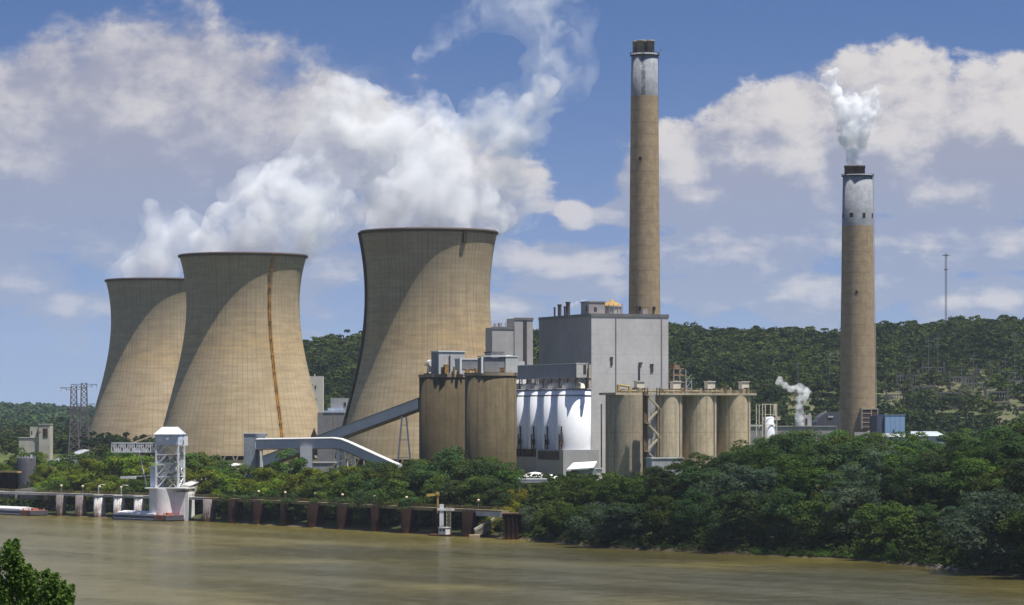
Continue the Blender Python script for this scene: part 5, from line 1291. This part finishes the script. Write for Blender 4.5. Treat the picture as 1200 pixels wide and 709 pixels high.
def tree(kind, px, d, top_py, label, group, name='leafy_tree', wide=1.0, minh=4):
    global _tn; _tn += 1
    c = P(px, HOR, d); g = gz(c.x, d); h = max(minh, CAM_Z-(top_py-HOR)*d/F-g)
    r = thing(name, label, 'bush' if 'bush' in name else 'tree', (c.x,d,g-.2), 0, group)
    me, tr = CROWNS[kind][_tn % len(CROWNS[kind])]
    a = random.random()*6.28
    for nm, data in (('crown', me), ('trunk', tr)):
        o = bpy.data.objects.new(nm, data); COL.objects.link(o); o.parent = r
        w = wide*(.92+.16*((_tn*37) % 10)/10)
        o.scale = (h*w, h*w, h); o.rotation_euler = (0,0,a)
    return r
ORD = ['leftmost','second from left','third from left','fourth from left','fifth from left','sixth from left','seventh from left','eighth from left','ninth from left','tenth from left']
DESC = {'bright':'bright green tree','green':'mid green tree','dark':'dark green tree','silver':'silvery green tree','yellow':'yellow green bush'}
def row(items, where, group, kinds, name='leafy_tree'):
    """items: (px, d, top_py, kind, wide); labels count each kind separately along the row"""
    cnt = {}; tot = {}
    for it in items: tot[it[3]] = tot.get(it[3], 0)+1
    for (px, d, top, kind, wide) in items:
        k = cnt.get(kind, 0); cnt[kind] = k+1; n = tot[kind]
        o = '' if n == 1 else ('rightmost' if k == n-1 else ORD[k])+' '
        lab = (DESC[kind] + ', ' + (o + 'of its colour, ' if o else 'only one of its colour, ') + where).strip()
        tree(kind, px, d, top, lab, group, name, wide)
def build_trees():
    mats, bark = make_variants()
    rr = random.Random(21)
    def pick(*ks): return rr.choice(ks)
    # ---- left bank, from the picture edge to the unloader; second number: metres inland of the jetty line
    def J(items): return [(p, dock_pt(p, 0, b).y, t-(5 if t > 545 else 2), k, w*1.12) for (p, b, t, k, w) in items]
    row(J([(-8,90,540,'green',1),(6,115,545,'bright',1),(30,150,527,'green',1.1),(13,180,536,'green',1),(42,185,529,'bright',1)]), 'beside the slate tank', 'trees by the slate tank', 0)
    row(J([(52,70,545,'bright',1),(66,92,536,'green',1.1),(80,66,544,'bright',1.1),(94,90,528,'green',1.1),(106,62,537,'bright',1.1),(120,84,524,'dark',1),(133,60,534,'bright',1.15),(147,82,527,'green',1.1),(160,60,534,'bright',1),(172,66,538,'bright',1)]), 'behind the jetty left of the unloader', 'trees left of the barge unloader', 0)
    row(J([(58,34,562,'bright',1.2),(76,30,564,'green',1.2),(97,34,558,'bright',1.2),(118,30,561,'bright',1.2),(140,33,560,'bright',1.2),(163,30,563,'green',1.2)]), 'low behind the whitewashed cells', 'low trees at the whitewashed cells', 0)
    row(J([(222,86,533,'green',1),(236,100,531,'bright',1),(250,96,536,'green',1),(228,40,551,'bright',1.1),(248,42,553,'bright',1.2),(262,60,546,'green',1)]), 'between the unloader and the transfer house', 'trees right of the barge unloader', 0)
    row(J([(272,36,557,'bright',1.2),(290,60,547,'green',1.1),(308,40,551,'bright',1.2),(322,34,559,'bright',1.2),(338,78,529,'green',.9),(350,40,549,'bright',1.2),(368,62,552,'bright',1.1),(384,42,554,'green',1.1),(402,58,548,'bright',1.2),(418,40,557,'green',1.1)]), 'under the level conveyor', 'trees under the level conveyor', 0)
    row(J([(432,66,541,'dark',1.1),(447,58,548,'green',1.1),(462,72,543,'dark',1.1),(476,58,548,'green',1.1),(490,70,541,'green',1),(440,30,565,'dark',1.2),(466,28,567,'green',1.2)]), 'left of the coal silos', 'trees left of the coal silos', 0)
    row(J([(506,68,538,'dark',1.1),(521,84,541,'green',1.1),(533,78,525,'dark',1.1),(549,70,536,'dark',1.1),(563,82,533,'green',1.1),(577,76,541,'dark',1.1),(591,72,545,'green',.9),(512,30,562,'green',1.2),(538,30,560,'dark',1.2),(562,32,564,'green',1.1),(580,36,566,'dark',1.0)]), 'in front of the coal silos', 'trees in front of the coal silos', 0)
    row(J([(276,18,576,'green',1.4),(300,18,577,'dark',1.4),(326,18,579,'green',1.4),(352,18,579,'dark',1.4),(378,18,581,'green',1.4),(405,18,582,'dark',1.4),(432,18,584,'dark',1.4),(458,18,585,'green',1.4),(488,18,586,'dark',1.4)]), 'low behind the rusty pile cells', 'low trees behind the rusty cells', 0)
    row([(603,1112,572,'yellow',1.0),(597,1098,583,'yellow',1.1),(588,1092,592,'yellow',1.1),(579,1088,602,'yellow',1.2),(570,1084,610,'yellow',1.1)], 'beside the bank stair', 'yellow bushes by the bank stair', 0, 'yellow_bush')
    # ---- right bank
    def rowgen(px0, px1, step, dfun, topf, kinds, seed):
        q = random.Random(seed); out = []; px = px0
        while px < px1:
            p = px+q.uniform(-5,5); d = dfun(p)+q.uniform(-6,6); out.append((p, d, topf(p)+q.uniform(-6,6), q.choice(kinds), q.uniform(1.15,1.5))); px += step
        return out
    def sd(p):
        # distance at which the view ray of this pixel column meets the shoreline
        ys = np.linspace(500, 1600, 2200); x = (p-600)*ys/F; return float(ys[np.argmax(ys > shore_y(x))])
    skyx = [600,640,700,735,760,800,850,880,940,1000,1060,1100,1150,1200,1300]; skyy = [578,572,560,566,540,528,520,510,503,505,510,513,500,495,492]
    sky = lambda p: float(np.interp(p, skyx, skyy))
    def chunk(items, cuts, wheres, grp):
        for (a, b), w in zip(zip(cuts[:-1], cuts[1:]), wheres):
            row([it for it in items if a <= it[0] < b], w, grp, 0)
    A = rowgen(624, 740, 21, lambda p: sd(p)+9, lambda p: 590-(p-612)*.03, ['green','silver','dark'], 1)
    chunk(A, [0,2000], ['waterside right of the mooring block'], 'waterside trees right of the mooring block')
    A = rowgen(632, 740, 22, lambda p: sd(p)+62, lambda p: 573-(p-612)*.13, ['green','green','dark'], 2)
    chunk(A, [0,2000], ['in front of the awning shed'], 'trees in front of the awning shed')
    k1 = ['silver','dark','silver','green','dark']; k2 = ['dark','green','silver','dark','green']
    A = rowgen(738, 1260, 38, lambda p: sd(p)+12+30*float(np.interp(p, [1035,1060,1120,1140], [0,1,1,0])), lambda p: float(np.interp(p, [740,800,900,1000,1100,1200], [584,572,573,577,586,580])), k1, 3)
    chunk(A, [0,905,1065,2000], ['waterside row, left third','waterside row, middle part','waterside row, right third'], 'waterside trees on the right bank')
    A = rowgen(748, 1260, 36, lambda p: sd(p)+72, lambda p: float(np.interp(p, [735,800,900,1000,1100,1200], [558,543,540,541,545,541])), k2, 4)
    chunk(A, [0,905,1065,2000], ['second row, left third of right bank','second row, middle of right bank','second row, right third of right bank'], 'second row trees on the right bank')
    A = rowgen(760, 1260, 30, lambda p: sd(p)+125, lambda p: max(sky(p)+5, float(np.interp(p, [735,800,900,1000,1100,1200], [545,532,524,520,522,518]))), k2, 5)
    chunk(A, [0,905,1065,2000], ['third row, below the ash silos','third row, below the short stack','third row, right of the short stack'], 'third row trees on the right bank')
    A = rowgen(860, 1260, 25, lambda p: sd(p)+175, lambda p: sky(p)+8, ['dark','green','dark'], 6)
    chunk(A, [0,1000,1110,2000], ['upper row, left of the short stack','upper row, below the blue building','upper row, at the right edge'], 'top row trees on the right bank')
    A = rowgen(868, 1260, 23, lambda p: sd(p)+290, lambda p: sky(p), ['green','dark','green'], 7)
    chunk(A, [0,1000,1110,2000], ['skyline row, left of the short stack','skyline row, below the blue building','skyline row, at the right edge'], 'skyline trees on the right bank')
    tree('silver', 1162, sd(1162)-1, 577, 'large rounded silvery tree leaning out over the water near the right edge', None, 'willow_tree', 1.25)
    tree('dark', 1198, sd(1198)-3, 640, 'low dark bush at the waterline at the right picture edge', None, 'waterside_bush', 1.4, 3)
    tree('green', 1045, sd(1045)+1, 633, 'small pointed green bush standing alone at the shoreline', None, 'waterside_bush', .8, 3)
    tree('green', 755, sd(755)+1, 628, 'small green bush at the waterline under the nearest ash silo', None, 'waterside_bush', .9, 3)
    # ---- bank stones
    rk = pmat('bank_stone', (.34,.27,.21), .95, .3, .6); bm = bmesh.new(); bmesh.ops.create_icosphere(bm, subdivisions=2, radius=1)
    for v in bm.verts: v.co *= 1+.22*math.sin(v.co.x*7+v.co.y*5)+.12*math.sin(v.co.z*9)
    sm = bpy.data.meshes.new('bank_rock'); bm.to_mesh(sm); bm.free(); sm.materials.append(rk)
    for i, (px, w, lab) in enumerate(((1100,1.5,'largest pale rock at the grassy point on the right shore'),(1113,1.1,'smaller pale rock just right of the largest shore rock'),(1121,.8,'smallest flat rock at the right end of the shore point'),(1094,.7,'little reddish rock left of the largest shore rock'))):
        d = sd(px)-1; c = P(px, HOR, d); o = bpy.data.objects.new('shore_rock', sm); COL.objects.link(o); o.location = (c.x,d,.25); o.scale = (w*1.4,w,w*.6); o.rotation_euler = (0,0,i*1.3); tag(o, lab, 'rock', 'rocks on the right shore')
    # ---- foreground tree, close to the camera
    g = np.random.default_rng(77); d = 150
    c = P(-2, HOR, d); gzz = gz(c.x, d); top = CAM_Z-(622-HOR)*d/F; H = top-gzz
    r = thing('foreground_tree', 'leafy green treetop close to the camera in the bottom left corner', 'tree', (c.x,d,gzz-.3))
    C = []; N = []; T = []
    tips = []
    for px, py in ((8,625),(22,632),(-8,632),(35,650),(44,668),(60,664),(76,688),(88,686),(62,690),(20,665),(0,660),(30,690),(-25,650),(-40,690),(10,700),(50,705),(75,712),(92,705),(-15,690),(-60,720),(25,730),(60,735),(95,735),(-5,740),(-40,640),(-75,690),(15,645),(28,655),(50,680),(70,700),(85,700),(40,720),(5,680),(78,678),(95,718),(66,672)):
        for zz in (-1.4,0,1.3):
            tips.append(Vector(P(px+g.normal()*4, py+abs(g.normal())*4+abs(zz)*6, d+zz)))
    ctr = Vector((c.x, d, gzz+H*.55))
    for tpt in tips:
        n = 200; ax = (tpt-ctr); ax.normalize(); L = .95
        k = g.random(n); base = np.array(tpt)[None,:]-np.array(ax)[None,:]*(k*L)[:,None]
        wid = .06+.42*np.sin(np.clip(k*1.2,0,1)*math.pi*.55)
        off = g.normal(size=(n,3)); off /= np.linalg.norm(off,axis=1,keepdims=True)
        C.append(base+off*(wid*(.5+.5*g.random(n)))[:,None]); N.append(off+np.array([0,0,.6])); T.append(np.full(n,.25+.5*g.random())+.3*(g.random(n)-.5))
    # lower crown mass
    n = 6000; u = g.normal(size=(n,3)); u /= np.linalg.norm(u,axis=1,keepdims=True); rad = np.array([4.4,4.2,H*.34])
    body = np.array([c.x-1.2, d, gzz+H*.52]); C.append(body+u*rad*(.55+.45*g.random(n))[:,None]); N.append(u+np.array([0,0,.4])); T.append(.3+.4*g.random(n))
    C = np.concatenate(C); N = np.concatenate(N); T = np.concatenate(T)
    v, f = leaf_quads(C, N, .19, g, .62); v = v-np.array([c.x,d,gzz-.3])
    me = np_mesh('crown', v, f, False, np.repeat(T,4)); me.materials.append(leaf_mat('leaf_near', (.048,.095,.016), (.145,.215,.042), .4))
    o = bpy.data.objects.new('crown', me); COL.objects.link(o); o.parent = r
    mb = MB(); mb.tube((0,0,-.5),(.1,0,H*.35),.24,10,.19); mb.tube((.1,0,H*.35),(0,0,H*.7),.19,8,.08)
    for tpt in tips[::3]:
        q = tpt-Vector((c.x,d,gzz-.3)); a = Vector((.05,0,H*(.4+.3*g.random()))); m = a.lerp(q,.55)+Vector((0,0,-.2)); mb.tube(a,m,.07,6,.045); mb.tube(m,q,.045,5,.012)
    mb.build('trunk', bark, r)
    # ---- far woods: one object each
    def woods(name, pts, hs, n_leaf, leaf, mat, seed, blobs=9):
        g = np.random.default_rng(seed); tv = []
        for i in range(6):
            v, f, t, L = crown_arrays(g, n_leaf, leaf, .48, .0, 1.0, blobs, 'round', .32); tv.append((v, f, t))
        V = []; Fc = []; T = []; base = 0
        for i, (p, h) in enumerate(zip(pts, hs)):
            v, f, t = tv[i % 6]; a = g.random()*6.28; ca, sa = math.cos(a), math.sin(a); w = h*(.85+.85*g.random()**1.5)
            q = np.empty_like(v); q[:,0] = (v[:,0]*ca-v[:,1]*sa)*w+p[0]; q[:,1] = (v[:,0]*sa+v[:,1]*ca)*w+p[1]; q[:,2] = v[:,2]*h+p[2]
            big_ = .22*math.sin(p[0]*.021+p[1]*.011)+.18*math.sin(p[0]*.05-p[1]*.023+1)
            V.append(q); Fc.append(f+base); base += len(v); T.append(t*.45+(g.random()*.9-.2)+big_)
        me = np_mesh(name, np.concatenate(V), np.concatenate(Fc), False, np.concatenate(T)); me.materials.append(mat)
        o = bpy.data.objects.new(name, me); COL.objects.link(o); o['kind'] = 'stuff'; return o
    g = np.random.default_rng(5)
    def scatter(px0, px1, d0, d1, area, seed, keep=None):
        g = np.random.default_rng(seed); A = (px1-px0)/F*(d1**2-d0**2)/2; n = int(A/area)
        d = np.sqrt(g.random(n)*(d1**2-d0**2)+d0**2); px = px0+(px1-px0)*g.random(n)
        x = (px-600)*d/F; k = np.ones(n, bool) if keep is None else keep(px, d, g.random(n)); x, d, px = x[k], d[k], px[k]
        return np.stack([x, d, ground(x, d)], 1), g
    def clear(px, d, u):
        wob = 25*np.sin(px*.045)+18*np.sin(px*.11+1)
        inside = (px > 1022) & (d > 2165+wob*.4) & (d < 2440+wob)
        inside |= (px > 918) & (px < 985) & (d > 2160) & (d < 2430+wob*.5)
        return ~inside | (u < .20)
    hill = leaf_mat('leaf_hill', (.017,.038,.008), (.072,.108,.018), .2)
    pts, g = scatter(240, 1330, 2000, 2960, 58, 8, clear)
    more, g2 = scatter(1330, 2000, 2000, 2960, 130, 18); pts = np.concatenate([pts, more])
    more, g2 = scatter(-300, 240, 2000, 2960, 400, 19, lambda px, d, u: px > 60); pts = np.concatenate([pts, more])
    woods('hillside_forest', pts, 9+10*g.random(len(pts))**2+3*np.sin(pts[:,0]*.03)*np.sin(pts[:,1]*.021), 200, .15, hill, 9)
    pts, g = scatter(-120, 260, 3500, 5450, 170, 10)
    woods('distant_forest', pts, 14+8*g.random(len(pts)), 90, .24, leaf_mat('leaf_far', (.018,.038,.014), (.055,.085,.022), .1), 11)
    pts, g = scatter(-500, 420, 1930, 3300, 420, 12)
    woods('valley_woods', pts, 9+6*g.random(len(pts)), 160, .17, hill, 13)
    pts, g = scatter(880, 1330, 1700, 2130, 75, 14, lambda px, d, u: u < .85)
    woods('lower_slope_woods', pts, 5+6*g.random(len(pts)), 200, .15, leaf_mat('leaf_slope', (.030,.050,.014), (.085,.105,.030), .15), 15)
    q1, g = scatter(1275, 1900, 700, 2000, 150, 24, lambda px, d, u: shore_s((px-600)*d/F, d) > 8)
    q2, g = scatter(-420, -40, 1450, 1950, 190, 25, lambda px, d, u: shore_s((px-600)*d/F, d) > 12); q1 = np.concatenate([q1, q2])
    woods('riverside_woods', q1, 10+7*g.random(len(q1)), 300, .12, leaf_mat('leaf_riverside', (.022,.046,.010), (.085,.125,.022), .15), 26, 14)
    # ---- low bushes and grass along the shore
    g = np.random.default_rng(31); px = 590+g.random(4200)*720; s = g.random(4200)**1.3*120+.6
    xs = np.interp(px, np.linspace(560,1360,81), [ (p-600)*sd(p)/F for p in np.linspace(560,1360,81)]); ds = np.interp(px, np.linspace(560,1360,81), [sd(p) for p in np.linspace(560,1360,81)])
    d = ds+s; x = (px-600)*d/F; pts = np.stack([x, d, ground(x, d)-.1], 1)
    woods('shore_undergrowth', pts, 1.0+3.2*g.random(len(pts))*np.clip(.35+s/14,0,1.5), 60, .2, leaf_mat('leaf_shore', (.025,.048,.009), (.075,.10,.02), .2), 32, 6)
    px = -60+g.random(4600)*670; b = 8.5+g.random(4600)**1.3*90; q = np.array([dock_pt(p, 0, k) for p, k in zip(px, b)]); q[:,2] = ground(q[:,0], q[:,1])-.1
    gp = 880+g.random(2600)*255; gs = .8+g.random(2600)**.8*np.where(gp > 1040, 26, 7); gx0 = np.interp(gp, np.linspace(560,1360,81), [sd(p) for p in np.linspace(560,1360,81)])
    gd = gx0+gs; gx = (gp-600)*gd/F; q2 = np.stack([gx, gd, ground(gx, gd)-.05], 1)
    woods('shore_grass', q2, .35+.75*g.random(len(q2)), 40, .3, leaf_mat('leaf_grass', (.06,.11,.012), (.15,.21,.03), .25), 34, 5)
    woods('bank_undergrowth', q, 1.4+3.2*g.random(len(q)), 60, .2, leaf_mat('leaf_bank', (.018,.034,.006), (.060,.085,.012), .2), 33, 6)  # bank leaves coloured darker to paint the shade between the pile cells
def main():
    build_setting(); build_sky(); 
    T1 = [(268,81),(272,80.3),(300,75.5),(335,71.8),(384,73),(411,78),(465,89.5),(511,100.5),(537,107)]
    T2 = [(296,75.5),(300,74.6),(320,69.8),(354,66),(390,68),(443,79),(504,94),(533,101)]
    T3 = [(325.5,64.5),(329,63.8),(346,60),(375,57.5),(410,60),(455,70),(500,82.5),(526,90)]
    cooling_tower(1540, 502.5, 273.3, T1, 537, 'nearest, rightmost cooling tower with a dark riser pipe down its left edge', 1.0, None, 'pipe')
    cooling_tower(1770, 284.8, 300.8, T2, 533, 'middle cooling tower with a rusty ladder and orange stain running down its front', 5.0, R(-90+32.5), 'rust')
    cooling_tower(2106, 188, 329.5, T3, 526, 'far left cooling tower, partly hidden behind the one with the rusty ladder', 9.0)
    chimneys(); boiler_house(); coal_silos(); white_silos(); tan_silos(); steel_structures()
    conveyors(); unloader(); dock(); boats(); small_buildings()
    build_trees()
    build_steam()
    build_cloud()
    if HAZE_ON: build_haze()
    build_camera()
HAZE_ON = True
main()
